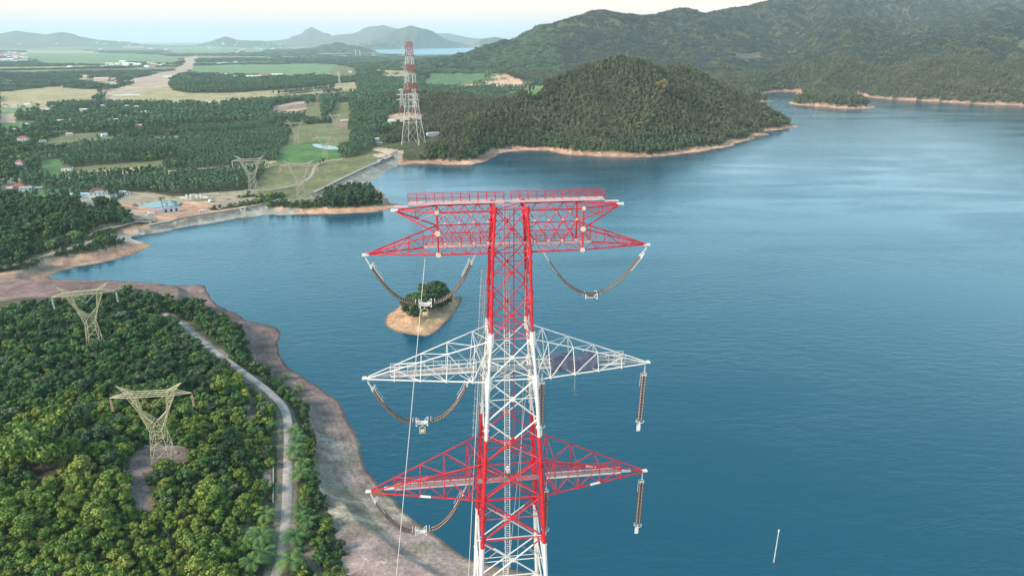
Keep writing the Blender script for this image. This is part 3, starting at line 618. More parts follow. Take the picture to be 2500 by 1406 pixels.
def forest_pts(x0, x1, y0, y1, s, dmin, dmax, tanmax=.92, jit=.42):
    u_, v_ = (x0 + x1) / 2, (y0 + y1) / 2; hx = math.hypot(x1 - x0, y1 - y0) / 2; x, y = jgrid(-hx, hx, -hx, hx, s, jit); x, y = u_ + x * .8 - y * .6, v_ + x * .6 + y * .8
    m = (x > x0) & (x < x1) & (y > y0) & (y < y1); x, y = x[m], y[m]; d = np.hypot(x, y); m = (d > dmin) & (d <= dmax) & (np.abs(x) < y * tanmax + 40) & (land(x, y) > 4)
    x, y = x[m], y[m]; z = height(x, y); _, tr = cover(x, y, z); return x[tr], y[tr], z[tr]

# ---- small buildings, pylons and other things need clearings, so their places are fixed first
PYL = [(400,1118,'P'),(235,848,'P'),(620,470,'P'),(738,486,'P'),(726,352,'P'),(795,386,'P'),(821,319,'P'),(777,255,'P'),(839,245,'P')]
PYLW = []
for a, b_, k in PYL:
    X_, Y_, Z_ = onland(a, b_); PYLW.append((X_, Y_, Z_)); CLEARINGS.append((X_, Y_, 8 if Y_ < 500 else 11))
BIG = onland(1010, 352); CLEARINGS.append((BIG[0], BIG[1], 24)); bx_, by_, _ = onland(108, 1150); CLEARINGS.append((bx_, by_, 6))
TWIN = [onland(983, 282), onland(1014, 284)]
for t_ in TWIN: CLEARINGS.append((*t_[:2], 14))
HOUSES = [ # px, py, width, depth, storeys height, roof, wall, yaw
 (243,484,15,11,7.5,'brown','white',.35),(262,489,6,6,3.4,'tan','yellow',.35),(276,482,7,5,3,'grey','white',.2),(300,473,6,4,2.6,'white','white',.1),(312,474,5,3,2.4,'grey','white',.1),
 (58,343,15,10,4.5,'red','white',.2),(50,403,8,8,5,'red','white',.1),(165,416,11,8,4,'brown','white',.15),(48,462,12,9,4,'red','tan',.4),(66,466,12,9,4,'grey','white',.3),(92,464,11,6,3,'grey','tan',.3),(24,466,8,6,3,'tan','white',.1),
 (13,262,12,9,5,'red','white',.1),(37,263,13,9,5,'tan','white',.2),(70,256,16,10,5,'grey','white',0),(105,272,10,8,5,'tan','white',.3),(119,272,8,8,6,'white','white',.1),(74,277,14,10,4,'blue','white',.3),(57,264,8,8,4,'brown','tan',.3),
 (207,272,20,9,5,'white','tan',.1),(205,276,14,8,4,'tan','tan',.2),(158,302,26,11,5,'tan','tan',.05),(357,278,20,9,5,'white','white',.05),(333,266,12,9,5,'tan','tan',.5),(297,285,10,7,4,'white','tan',.2),(310,287,9,7,4,'grey','white',.4),
 (268,296,11,7,4,'tan','white',.2),(286,296,10,7,4,'white','tan',.1),(170,331,10,6,3,'tan','white',.4),(340,311,12,7,4,'tan','tan',.1),(255,334,9,5,5,'white','white',.8),(105,347,9,5,3,'grey','white',.3),(61,305,14,4,2.5,'white','white',0),(96,303,9,6,3,'grey','white',.2),
 (160,250,16,8,4,'red','tan',.1),(252,261,9,7,4,'white','white',.2),(310,262,9,7,4,'white','tan',.2),(2,318,10,8,4,'red','white',.2),(40,320,10,6,3,'tan','white',.2),
 (620,189,60,16,6,'white','white',.12),(648,187,50,14,6,'red','white',.12),(676,185,45,14,6,'white','white',.12),(210,192,16,16,9,'tan','tan',0),(250,196,60,18,6,'tan','tan',0),(300,152,40,25,8,'white','white',.1),
 (575,190,16,12,6,'white','white',.3),(712,197,15,10,5,'white','white',.3),(535,158,30,20,7,'tan','white',.3),(550,156,30,18,7,'white','white',.1),(575,154,25,18,7,'tan','white',.3),(172,165,30,16,7,'white','white',0),
 (508,255,14,8,4,'white','tan',.3),(430,256,10,8,4,'white','white',.3),(552,182,14,10,5,'white','white',.4),(840,298,14,6,3,'white','tan',.3),(955,299,12,7,4,'white','white',.1),(1057,331,18,10,4,'grey','white',.4),(921,344,6,5,4,'white','white',.2),(927,353,8,5,3,'grey','grey',.2),
 (855,178,14,10,5,'white','white',.2),(925,175,20,10,5,'white','white',.1),(368,120,70,30,12,'white','white',0),(405,122,50,30,10,'white','white',0),(245,121,50,25,9,'tan','white',0),
]
TOWN = []
for i in range(46):
    TOWN.append((rng.uniform(0, 62), rng.uniform(129, 150)))
for i in range(34): TOWN.append((rng.choice([rng.uniform(540, 720), rng.uniform(40, 500), rng.uniform(300, 420)]), rng.uniform(104, 112)))
for i in range(22): TOWN.append((rng.uniform(240, 420), rng.uniform(157, 166)))
for i in range(16): TOWN.append((rng.uniform(380, 720), rng.uniform(117, 122)))
HW = [onland(h_[0], h_[1]) for h_ in HOUSES]; TW = [onland(*t_) for t_ in TOWN]
for h_, p_ in zip(HOUSES, HW): CLEARINGS.append((p_[0] + (0), p_[1], max(h_[2], h_[3]) * .62 + (2 if p_[1] < 900 else 4))); 
for h_, p_ in zip(HOUSES + [(0, 0, 10, 10)] * len(TWIN), HW + TWIN):
    d_ = math.hypot(p_[0], p_[1]); run = 6.5 * d_ / 160; k_ = max(h_[2], h_[3]) * .55 + 2.5; q_ = 0
    while q_ < run and d_ < 2600: q_ += k_; CLEARINGS.append((p_[0] * (1 - q_ / d_), p_[1] * (1 - q_ / d_), k_))
_cover = cover
def clear_near(x, y, tr, C_, extra=0):
    for p in C_:
        m = (np.abs(x - p[0]) < p[2]) & (np.abs(y - p[1]) < p[2]); tr[m] &= np.hypot(x[m] - p[0], y[m] - p[1]) > p[2]
    return tr

# ---- nearest woodland: the trees that show largest stand one by one, the rest is one mass
x, y, z = forest_pts(-520, -20, 120, 520, 3.9, 100, 470, 1.1)
px, py = proj(x, y, z)
ok = (px > -300) & ~((np.hypot(x + 55, y - 380) < 60))
x, y, z, px, py = x[ok], y[ok], z[ok], px[ok], py[ok]
seen = (px > -10) & (px < 2510) & (py < 1420)
sz = rng.uniform(.55, 1.25, len(x)) * (.75 + .5 * fbm(x / 20, y / 20, 2, 3)); dist = np.sqrt(x ** 2 + y ** 2 + (CAMZ - z) ** 2)
edge = px > 600                                              # low shrubs and palms between road and shore
sz = np.where(edge, sz * .75, sz * (1 + .5 * (rng.uniform(size=len(x)) > .9)))
rank = np.argsort(np.where(seen, -sz / dist, 1)); NIND = 270
ind = np.zeros(len(x), bool); ind[rank[:NIND]] = True
lit_yel = np.clip(smooth(310, 170, y) * 1.0 * (.45 + .9 * smooth(.4, .6, fbm(x / 30, y / 30, 3, 23))) + .05, 0, 1)  # warm light on the nearer slope painted in as a larger share of yellow trees
TXT = {'round_y': ('yellow green broadleaf tree', 'yellow green broadleaf trees on the near hillside'), 'round_m': ('green broadleaf tree', 'green broadleaf trees on the near hillside'), 'round_d': ('dark green dense tree', 'dark dense trees on the near hillside'), 'flat_g': ('pale flowering flat topped tree', 'pale flowering trees on the near hillside')}
def where_txt(px_, py_):
    if px_ > 700: return 'between the road and the grey shore'
    if px_ > 600: return 'close beside the left edge of the pale road'
    if py_ > 1230 and px_ < 330: return 'in the lower left corner of the hillside'
    if py_ > 1230: return 'low on the slope before the road bend'
    if px_ < 300: return 'on the slope left of the nearer cream pylon'
    if py_ > 1110: return 'on the slope just below the nearer cream pylon'
    return 'on the slope above the nearer cream pylon'
def tree_thing(key, i, loc, s, label, cat, group=None, names='broadleaf_tree'):
    o = empty(names, loc, random.uniform(0, 6.28)); tag(o, label, cat, group); o.scale = (s, s, s * random.uniform(.85, 1.15))
    cm, tm = SPEC[key][i % len(SPEC[key])]; link('crown', cm, o); link('trunk', tm, o); return o
for i in rank[:NIND]:
    u = random.random(); key = 'round_y' if u < lit_yel[i] * 1.1 else ('flat_g' if (u > .965 or (y[i] > 230 and u > .92)) and sz[i] < 1.25 else ('round_m' if random.random() < .6 else 'round_d'))
    a, b_ = TXT[key]; wt = where_txt(px[i], py[i])
    tree_thing(key, int(i), (x[i], y[i], z[i] - .2), sz[i], '%s %s' % (a, wt), 'tree', '%s %s' % (a + 's', wt))
r_ = ~ind; n_ = r_.sum(); yy = lit_yel[r_]; u = rng.uniform(size=n_); v_ = rng.uniform(size=n_)
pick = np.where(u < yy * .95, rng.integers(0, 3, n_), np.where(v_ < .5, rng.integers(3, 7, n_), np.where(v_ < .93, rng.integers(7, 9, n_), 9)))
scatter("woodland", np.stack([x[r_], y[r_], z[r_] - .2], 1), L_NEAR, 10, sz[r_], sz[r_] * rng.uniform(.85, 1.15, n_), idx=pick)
xb, yb, zb = forest_pts(-420, -20, 110, 520, 3.0, 100, 470, 1.1)
n_ = len(xb); s_ = rng.uniform(.45, 1.05, n_); scatter("undergrowth", np.stack([xb, yb, zb - .3], 1), L_BUSH, 6, s_, s_)
# tall pine wood on the far left bank, the promontory wood, scrub behind the dam
x, y, z = forest_pts(-1000, -60, 430, 800, 5.2, 470, 900, 1.1)
px, py = proj(x, y, z); vb = inpoly(px, py, VEG_B); vc = inpoly(px, py, VEG_C); vd = inpoly(px, py, VEG_D)
tall = vb & ((py < 575 + (px - 100) * -.02) | (px < 60)) & ~((px > 215) & (py > 545))
m = tall; n_ = m.sum(); s_ = rng.uniform(.75, 1.15, n_); scatter("pine_wood", np.stack([x[m], y[m], z[m] - .3], 1), L_WOOD, 6, s_, s_ * rng.uniform(.85, 1.1, n_))
m = vc & (px > 795) & (py < 506); n_ = m.sum(); s_ = rng.uniform(.8, 1.05, n_); scatter("promontory_wood", np.stack([x[m], y[m], z[m] - .3], 1), L_WOOD, 4, s_, s_ * 1.05)
m = (vb & ~tall) | (vc & ~((px > 795) & (py < 506))) | vd; n_ = m.sum(); s_ = rng.uniform(.5, .95, n_)
scatter("lakeside_scrub", np.stack([x[m], y[m], z[m] - .3], 1), L_MIX, 6, s_ * .75, s_ * .7)
x, y, z = forest_pts(-1000, -60, 430, 800, 3.6, 470, 800, 1.1); px, py = proj(x, y, z); m = inpoly(px, py, VEG_C) | inpoly(px, py, VEG_D) | inpoly(px, py, VEG_B); n_ = m.sum(); s_ = rng.uniform(.6, 1.2, n_)
scatter("bank_bushes", np.stack([x[m], y[m], z[m] - .3], 1), L_BUSH, 6, s_, s_)
# the middle plain: plantations in rows and mixed groves
x, y, z = forest_pts(-1500, 300, 560, 1500, 6.4, 560, 1450, .95, .3)
px, py = proj(x, y, z); hill = (z > 14) & (x > -190); m = ~(inpoly(px, py, VEG_B) | inpoly(px, py, VEG_C) | inpoly(px, py, VEG_D)) & (py < 500) & ~hill
x, y, z = x[m], y[m], z[m]; tr = clear_near(x, y, np.ones(len(x), bool), CLEARINGS); x, y, z = x[tr], y[tr], z[tr]
f_ = fbm(x / 130, y / 130, 3, 111); stand = .75 + .5 * vnoise(x / 90 + 3, y / 60, 9)
pxm, pym = proj(x, y, z); vil = (pxm < 440) & (pym > 232) & (pym < 350); pl = (f_ > .47) & ~vil; gap = (fbm(x / 25, y / 25, 3, 13) > .62) | (vil & (fbm(x / 18, y / 18, 3, 14) > .52))
m = pl; n_ = m.sum(); s_ = rng.uniform(.85, 1.1, n_); scatter("plantation_forest", np.stack([x[m], y[m], z[m] - .3], 1), L_PLANT, 5, s_, s_ * stand[m])
m = ~pl & ~gap; n_ = m.sum(); s_ = rng.uniform(.5, 1.25, n_); scatter("mixed_forest", np.stack([x[m], y[m], z[m] - .3], 1), L_MIX, 6, s_, s_ * stand[m])
# wooded hill beside the lake
x, y, z = forest_pts(-200, 700, 900, 1650, 6.6, 880, 1700, .95); px, py = proj(x, y, z); m = ((z > 14) & (x > -190)) | ((x > -175) & (y < 1450))
x, y, z = x[m], y[m], z[m]; n_ = len(x); s_ = rng.uniform(.7, 1.15, n_); k_ = rng.uniform(size=n_); gul = .75 + .5 * fbm(x / 40, y / 40, 3, 15)
scatter("hill_forest", np.stack([x, y, z - .4], 1), L_HILL, 7, s_, s_ * gul * .95)
# beyond 1.45 km
x, y, z = forest_pts(-2500, 2500, 1000, 2700, 9.5, 1450, 2650, .95); m = ~(((z > 14) & (x > -190) & (y < 1640) & (x < 650)) | ((x > -175) & (y < 1450) & (x < 650)))
x, y, z = x[m], y[m], z[m]; tr = clear_near(x, y, np.ones(len(x), bool), CLEARINGS); x, y, z = x[tr], y[tr], z[tr]
m = (x > 250) | (z > 30); n_ = m.sum(); s_ = rng.uniform(1.0, 1.6, n_); scatter("shore_forest", np.stack([x[m], y[m], z[m] - .5], 1), L_HILL, 7, s_ * 1.1, s_ * .85)
m = ~m; st = .6 + .6 * vnoise(x / 150, y / 100, 19); n_ = m.sum(); s_ = rng.uniform(1.2, 1.7, n_); scatter("plain_forest", np.stack([x[m], y[m], z[m] - .5], 1), L_PLANT, 5, s_ * 1.25, s_ * st[m])
x, y, z = forest_pts(-5600, 5200, 2200, 6200, 21, 2650, 6200, .95); n_ = len(x); s_ = rng.uniform(.6, 1.3, n_); m = (x > 200) & (z > 25)
scatter("mountain_forest", np.stack([x[m], y[m], z[m] - 1], 1), L_MOUNT, 3, s_[m], s_[m], tilt=True)
scatter("distant_groves", np.stack([x[~m], y[~m], z[~m] - 1], 1), L_FAR, 4, s_[~m], s_[~m] * (.6 + .5 * vnoise(x[~m] / 200, y[~m] / 200, 4)), tilt=True)
x, y, z = forest_pts(-12000, 9000, 5000, 12500, 62, 6200, 12500, .95); n_ = len(x); s_ = rng.uniform(1.8, 3.0, n_)
scatter("horizon_groves", np.stack([x, y, z - 1], 1), L_FAR, 4, s_, s_ * .42, tilt=True)
print("forests done")

# ------------------------------------------------------------------ trees that stand out
ISLB = [(1015,772,1.0),(1003,765,.75),(1030,748,1.0),(1048,742,1.15),(1066,737,1.1),(1080,738,.9),(1012,752,.9),(1040,758,.85),(1058,752,.95),(1088,742,.75),(1024,762,.8),(998,752,.7),(1072,748,.8)]
for i, (a, b_, s) in enumerate(ISLB):
    X_, Y_, Z_ = onland(a, b_); tree_thing('isle', i, (X_, Y_, Z_ - .3), s * 1.2, 'dark round tree in the clump on the small sandy island', 'tree', 'trees clumped on the small sandy island')
X_, Y_, Z_ = onland(108, 1150); tree_thing('big', 0, (X_, Y_, Z_ + .5), 1.35, 'large yellow green spreading tree towering left of the nearer pylon', 'tree')
X_, Y_, Z_ = onland(30, 1290); tree_thing('big', 1, (X_, Y_, Z_), .62, 'bright yellow bushy tree at the far left edge of the hillside', 'tree')
X_, Y_, Z_ = onland(1617, 236); tree_thing('gold', 0, (X_, Y_, Z_ - .5), 1.9, 'golden yellow tree crown high on the wooded lake hill', 'tree')
def palm_meshes(seed, nf=15, L=3.4, h=2.2):
    g = random.Random(seed); tm = MB(); tm.tube((0, 0, -.5), (.1, 0, h), .24, 0, 7, .17); fr = []
    for i in range(nf):
        an = 2 * PI * i / nf + g.uniform(-.2, .2); el = g.uniform(.25, 1.25); mb = MB(); p = np.array([.1, 0, h]); d = np.array([math.cos(an) * math.cos(el), math.sin(an) * math.cos(el), math.sin(el)]); prev = p
        for k in range(10):
            el -= .17; d = np.array([math.cos(an) * math.cos(el), math.sin(an) * math.cos(el), math.sin(el)]); q = prev + d * L / 10; mb.tube(prev, q, .035 * (1 - k / 12), 0, 4, caps=False)
            sd = np.array([-math.sin(an), math.cos(an), 0]); ll = L * .26 * math.sin(PI * (k + 1.2) / 12)
            for s in (-1, 1):
                for j in (0, .5):
                    a = prev + (q - prev) * j; b_ = a + s * sd * ll + d * ll * .45 + np.array([0, 0, -.25 * ll]); c = a + d * .16
                    mb.add([a, b_, c], [(0, 1, 2)], 0)
            prev = q
        fr.append(mb)
    al = MB()
    for f in fr: al.add(f.v, f.f, 0)
    return al.mesh("fronds", [LM['mid']]), tm.mesh("palm_trunk", [bark])
PM = [palm_meshes(i) for i in range(3)]
PALMS = [(722,1330,1.25),(712,1390,1.3),(735,1250,.8),(738,1275,.8),(735,1170,1.1),(722,1115,1.2),(728,1085,1.05),(742,1140,.9),(655,1010,.9),(640,1330,1.3),(650,1270,1.0),(645,1370,1.2),(755,1285,.8),(718,1060,.9),(730,955,.8),(700,925,.7),(665,1045,.8),
         (310,545,1.5),(185,585,1.6),(60,610,1.6),(127,605,1.5),(30,630,1.5),(745,1000,.8),(598,1345,1.0),(620,1390,1.1)]
for i, (a, b_, s) in enumerate(PALMS):
    X_, Y_, Z_ = onland(a, b_); s *= 1.3; o = empty('palm_tree', (X_, Y_, Z_), i * 1.3); o.scale = (s, s, s); f, t_ = PM[i % 3]; link('fronds', f, o); link('trunk', t_, o)
    lab = ('low fan of palm fronds right of the pale road' if a > 695 else ('tall palm beside the fenced track under the pines' if a < 400 else 'low palm clump left of the pale road'))
    tag(o, lab, 'palm', {'l': 'palms right of the road', 't': 'palms by the fenced track'}.get(lab[0] if a > 695 or a < 400 else 'z', 'palms left of the road'))
X_, Y_, Z_ = onland(397, 505); o = empty('palm_tree', (X_, Y_, Z_)); o.scale = (1.3,) * 3; f, t_ = palm_meshes(9, 18, 3.6, 6.5); link('fronds', f, o); link('trunk', t_, o); tag(o, 'single tall dark palm standing at the edge of the round pond', 'palm')
#PART3
# ------------------------------------------------------------------ the great pylon
RED = mat("signal red paint", (.50, .008, .018), .42, noise=.28, nscale=1.1, bump=.002, bscale=30)
WHT = mat("off white paint", (.62, .59, .545), .5, noise=.08, nscale=1.2, bump=.002, bscale=30)
GALV = mat("galvanised steel", (.46, .47, .47), .45, .6, noise=.15, nscale=3)
PALE = mat("pale pink walkway beam", (.58, .40, .38), .6, noise=.15, nscale=1.0)
GRATE = mat("steel grating", (.36, .33, .32), .6, .3, noise=.2, nscale=2)
BROWNP = mat("brown porcelain", (.085, .03, .018), .25, noise=.1)
BEIGE = mat("beige porcelain cap", (.66, .54, .42), .4)
ROPE = mat("pale rope", (.60, .55, .48), .8)
CREAM = mat("cream painted block", (.72, .60, .34), .55, noise=.1)
PM_ = [RED, WHT, GALV, PALE, GRATE, mat('cream primer', (.58, .50, .37), .6, noise=.2, nscale=4)]
BANDS = [(131.2, 0), (119.9, 1), (106.3, 0), (82, 1), (60, 0), (38, 1), (18, 0), (-9, 1)]   # colour above each level
def band(z):
    for lo, c in BANDS:
        if z > lo: return c
    return 1
def bstrut(mb, p, q, r, n=6, bands=True):
    """a strut in the body, painted by height"""
    p = np.array(p, float); q = np.array(q, float)
    if p[2] > q[2]: p, q = q, p
    cuts = [0.] + [(lo - p[2]) / (q[2] - p[2]) for lo, _ in reversed(BANDS) if p[2] < lo < q[2]] + [1.] if q[2] - p[2] > 1e-3 else [0., 1.]
    for a, b_ in zip(cuts[:-1], cuts[1:]):
        A, B = p + (q - p) * a, p + (q - p) * b_; mb.tube(A, B, r, band((A[2] + B[2]) / 2), n)
TX, TY, TYAW = -.257, 66.0, .1239
tz = float(height(np.array([TX]), np.array([TY]))[0])
T = empty('transmission_tower', (TX, TY, 0), TYAW)
tag(T, 'huge red and white lattice transmission tower with six crossarms rising from the lake shore', 'pylon')
ZS = [144.6, 140.35, 136.1, 131.3, 126.75, 122.1, 117.2, 112.6, 107.3, 101.4, 95.2, 88.3, 80.5, 72, 62, 51, 38, 22, tz]
PW = [(144.7, 1.55), (140.4, 1.85), (131.3, 2.12), (126.7, 2.5), (112.6, 3.25), (101.4, 3.75), (95, 4.0), (60, 6.2), (tz, 11.0)]
def hw(z): return float(np.interp(-z, [-a for a, _ in PW], [b_ for _, b_ in PW]))
def corner(sx, sy, z): return np.array([sx * hw(z), sy * hw(z), z])
# legs
for sx in (-1, 1):
    for sy in (-1, 1):
        mb = MB(); zz = sorted(set(ZS + [126.7, 131.3]), reverse=True)
        for a, b_ in zip(zz[:-1], zz[1:]): bstrut(mb, corner(sx, sy, a), corner(sx, sy, b_), .135 if a > 131 else (.19 if a > 112 else .24), 10)
        for z in ZS[:-1]:
            c = corner(sx, sy, z - .9); mb.tube(c, corner(sx, sy, z - 1.12), (.21 if z > 131 else .30), band(z - 1), 10)
            if z > 130: mb.tube(corner(sx, sy, z + .3), corner(sx, sy, z - .35), .22, band(z), 8)
        if True:
            mb.tube(corner(sx, sy, 131.9), corner(sx, sy, 130.5), .30, 1, 10); mb.tube(corner(sx, sy, 127.1), corner(sx, sy, 125.9), .34, 1, 10)
        f = corner(sx, sy, tz); mb.box(f + np.array([0, 0, -.3]), (2.4, 2.4, 1.6), 1)
        mb.build('leg', PM_, T, True if False else False)
# face bracing, one part per storey
for k, (a, b_) in enumerate(zip(ZS[:-1], ZS[1:])):
    mb = MB(); r = .06 if a > 131 else (.085 if a > 100 else .11)
    for (s1, s2) in (((-1, -1), (1, -1)), ((1, -1), (1, 1)), ((1, 1), (-1, 1)), ((-1, 1), (-1, -1))):
        A, B, C_, D = corner(*s1, a), corner(*s2, a), corner(*s1, b_), corner(*s2, b_)
        bstrut(mb, A, D, r); bstrut(mb, B, C_, r)
        t_ = hw(a) / (hw(a) + hw(b_)); M_ = A + (D - A) * t_
        n_ = np.cross(D - A, (0, 0, 1)); n_ /= np.linalg.norm(n_); rg = .22 if a > 131 else .30
        mb.tube(M_ - n_ * .06, M_ + n_ * .06, rg, band(M_[2]), 8)
        L_, R_ = corner(*s1, M_[2]), corner(*s2, M_[2]); bstrut(mb, L_, R_, r * .6)
        for e in (.28, .72):      # redundant members
            bstrut(mb, A + (D - A) * (.5 * t_), corner(*s1, a + (M_[2] - a) * .5 if False else M_[2]), r * .5); bstrut(mb, B + (C_ - B) * (.5 * t_), corner(*s2, M_[2]), r * .5)
        if k in (0, 1, 3, 4, 7, 8) or k > 8: bstrut(mb, A, B, r * .85)
    if k in (0, 1, 3, 4, 6, 7, 8):
        c = [corner(sx, sy, a) for sx, sy in ((-1, -1), (1, -1), (1, 1), (-1, 1))]; bstrut(mb, c[0], c[2], r * .7); bstrut(mb, c[1], c[3], r * .7)
    mb.build('lattice_panel', PM_, T)
def zig(mb, P1, P2, r, mi, cross=True, x=False):
    """lacing between two polylines with matching points"""
    for i in range(len(P1)):
        if cross: mb.tube(P1[i], P2[i], r, mi)
        if i < len(P1) - 1:
            if x or i % 2 == 0: mb.tube(P1[i], P2[i + 1], r, mi)
            if x or i % 2 == 1: mb.tube(P2[i], P1[i + 1], r, mi)
def plate(mb, c, r, mi=1, ax=(0, 1, 0), th=.10):
    c = np.array(c, float); a = np.array(ax, float); mb.tube(c - a * th, c + a * th, r, mi, 8)
# the double arm at the head
for s in (-1, 1):
    mb = MB(); zt, zm, zb = 144.5, 142.45, 140.3; P7 = 7.15
    nb = 4; xs = [s * (1.6 + (P7 - 1.6) * i / nb) for i in range(nb + 1)]; wy = [1.62] * (nb + 1)
    for sy in (-1, 1):
        for z, r in ((zt, .08), (zm, .06), (zb, .085)): mb.tube((s * 1.6, sy * 1.62, z), (s * P7, sy * 1.55, z), r, 0, 8)
        mb.tube((s * P7, sy * 1.55, zt), (s * P7, sy * 1.55, zb), .09, 0, 8)
        for (za, zc) in ((zt, zm), (zm, zb)):
            for i in range(nb):
                mb.tube((xs[i], sy * 1.6, za), (xs[i + 1], sy * 1.6, zc), .038); mb.tube((xs[i], sy * 1.6, zc), (xs[i + 1], sy * 1.6, za), .038)
                plate(mb, ((xs[i] + xs[i + 1]) / 2, sy * 1.62, (za + zc) / 2), .10, 3)
        # outer brackets
        tipu, tipl = np.array([s * 11.3, 0, 144.5]), np.array([s * 14.3, 0, 140.15])
        for z, tp in ((zt, tipu), (zm, tipu), (zm, tipl), (zb, tipl)): mb.tube((s * P7, sy * 1.55, z), tp, .075, 0, 8)
        for tp, z1, z2, nn in ((tipu, zt, zm, 2), (tipl, zm, zb, 5)):
            A1, A2 = np.array([s * P7, sy * 1.55, z1]), np.array([s * P7, sy * 1.55, z2]); p1 = [A1 + (tp - A1) * t_ for t_ in np.linspace(0, 1, nn + 1)[:-1]]; p2 = [A2 + (tp - A2) * t_ for t_ in np.linspace(0, 1, nn + 1)[:-1]]
            zig(mb, p1, p2, .036, 0)
        for z, rr_ in ((zt, .2), (zm, .27), (zb, .25)): plate(mb, (s * P7, sy * 1.6, z), rr_ if sy < 0 else rr_ * .7, 5, th=.07)
    for z, tp in ((zt, np.array([s * 11.3, 0, 144.5])), (zm, None), (zb, np.array([s * 14.3, 0, 140.15]))):
        f = [np.array([x_, -1.6, z]) for x_ in xs]; g = [np.array([x_, 1.6, z]) for x_ in xs]
        if tp is not None:
            for t_ in np.linspace(0, 1, 5)[1:-1]: f.append(np.array([s * P7, -1.55, z]) * (1 - t_) + tp * t_); g.append(np.array([s * P7, 1.55, z]) * (1 - t_) + tp * t_)
        zig(mb, f, g, .034, 0)
    o = mb.build('head_frame', PM_, T)
    for tp in ((s * 11.35, 0, 144.5), (s * 14.4, 0, 140.12)):
        mb = MB(); mb.box(tp, (.42, .26, .24), 1); mb.box((tp[0] - s * .3, 0, tp[2] + .02), (.35, .44, .14), 1); mb.build('tip_plate', PM_, o)
def railing(x0, x1, y, z, h, mi, parent, step=.9, r=.03, tilt=0.):
    mb = MB(); L = abs(x1 - x0); n_ = max(2, round(L / step)); X_ = np.linspace(x0, x1, n_ + 1)
    for x_ in X_: mb.tube((x_, y, z), (x_, y, z + h), r, mi, 5)
    for f in (.5, 1): mb.tube((x0, y, z + h * f), (x1, y, z + h * f), r, mi, 5)
    return mb.build('railing', PM_, parent)
def walkway(x0, x1, y, z, wd, deckm, railm, beam, h=.82, sides=(-1, 1), kick=True):
    mb = MB(); mb.box(((x0 + x1) / 2, y, z), (abs(x1 - x0), wd, .05), deckm)
    for s_ in (-1, 1): mb.box(((x0 + x1) / 2, y + s_ * (wd / 2 + .04), z + .03), (abs(x1 - x0), .06, .2), beam)
    o = mb.build('walkway', PM_, T)
    for s_ in sides: railing(x0, x1, y + s_ * wd / 2, z + .12, h, railm, o)
    return o
for s in (-1, 1):
    walkway(s * .36, s * 9.9, 1.62, 144.72, .75, 3, 0, 3); walkway(s * 1.9, s * 8.6, .95, 140.5, .8, 4, 0, 3, .8)
    mb = MB(); mb.box((s * 10.6, .9, 144.62), (1.4, .5, .06), 3); mb.build('end_step', PM_, T)
mb = MB(); mb.box((0, 1.62, 144.70), (1.1, .7, .05), 3); mb.box((0, .95, 140.5), (3.7, .8, .05), 3); railing(-1.7, 1.7, 1.3, 140.6, .8, 0, mb.build('landing', PM_, T))
# pointed arms
def arm(s, zb, zt, X0, XT, z_tip, mi, r=.075, hwb=None, hwt=None, nseg=4):
    mb = MB(); b0, t0 = hwb or hw(zb), hwt or hw(zt); tip = np.array([s * XT, 0, z_tip])
    cut = .955; fr = [0] + [(i + .6) / (nseg + .62) for i in range(nseg)]
    rows = {}
    for sy in (-1, 1):
        Bq = np.array([s * b0, sy * b0, zb]); Tq = np.array([s * t0, sy * t0, zt]); Be = tip + np.array([-s * .3, sy * .16, -.05]); Te = tip + np.array([-s * .3, sy * .16, .12])
        mb.tube(Bq, Be, r * 1.15, mi, 8); mb.tube(Tq, Te, r, mi, 8)
        B_ = [Bq + (Be - Bq) * f for f in fr]; T_ = [Tq + (Te - Tq) * f for f in fr]; rows[sy] = (B_, T_)
        for i in range(1, len(fr)): mb.tube(B_[i], T_[i], r * .75, mi); 
        for i in range(len(fr) - 1):
            mb.tube(T_[i + 1], B_[i], r * .6, mi) if False else mb.tube(T_[i + 1], B_[i], r * .62, mi)
            if i == 0: mb.tube(T_[0], B_[1], r * .62, mi)
        for i in range(len(fr)): mb.tube(B_[i] - (0, 0, .12), B_[i] + (0, 0, .12), r * 1.8, mi, 8)
    for q in (0, 1):
        for i in range(1, len(fr)): mb.tube(rows[-1][q][i], rows[1][q][i], r * .55, mi)
        for i in range(len(fr) - 1): mb.tube(rows[-1][q][i], rows[1][q][i + 1], r * .5, mi); mb.tube(rows[1][q][i], rows[-1][q][i + 1], r * .5, mi) if q == 0 else None
    o = mb.build('crossarm', PM_, T); mb = MB(); mb.box(tip + np.array([0, 0, .02]), (.7, .36, .15), 1); mb.box(tip + np.array([s * .05, 0, .16]), (.4, .08, .16), 1); mb.build('tip_plate', PM_, o)
    return o
for s in (-1, 1):
    arm(s, 126.6, 131.1, 0, 15.25, 126.6, 1, .07); o = arm(s, 112.55, 117.1, 0, 15.9, 112.5, 0, .075)
    walkway(s * 3.6 if s < 0 else 3.2, s * 12.6, .0, 126.85, .85, 4, 1, 1, .95); walkway(s * 4.2, s * 13.0, .0, 112.8, .85, 4, 0, 3 if s < 0 else 1, .8)
    mb = MB(); mb.box((s * 13.4, 0, 126.8), (1.5, .6, .05), 4); mb.box((s * 13.6, 0, 112.75), (1.2, .6, .05), 1); mb.build('end_step', PM_, T)
    for sy, x_ in ((-1, 9.6), (1, 9.9), (-1, 10.4)):      # white repaired bands on the lower red arm
        f = (x_ - 3.3) / (15.6 - 3.3); c = np.array([s * x_, sy * (3.25 * (1 - f) + .16 * f), 112.5]); d = np.array([s * .6, -sy * .15, 0.])
        if x_ != 10.4: mb = MB(); mb.tube(c - d, c + d, .135, 1, 8); mb.build('white_band', PM_, o)
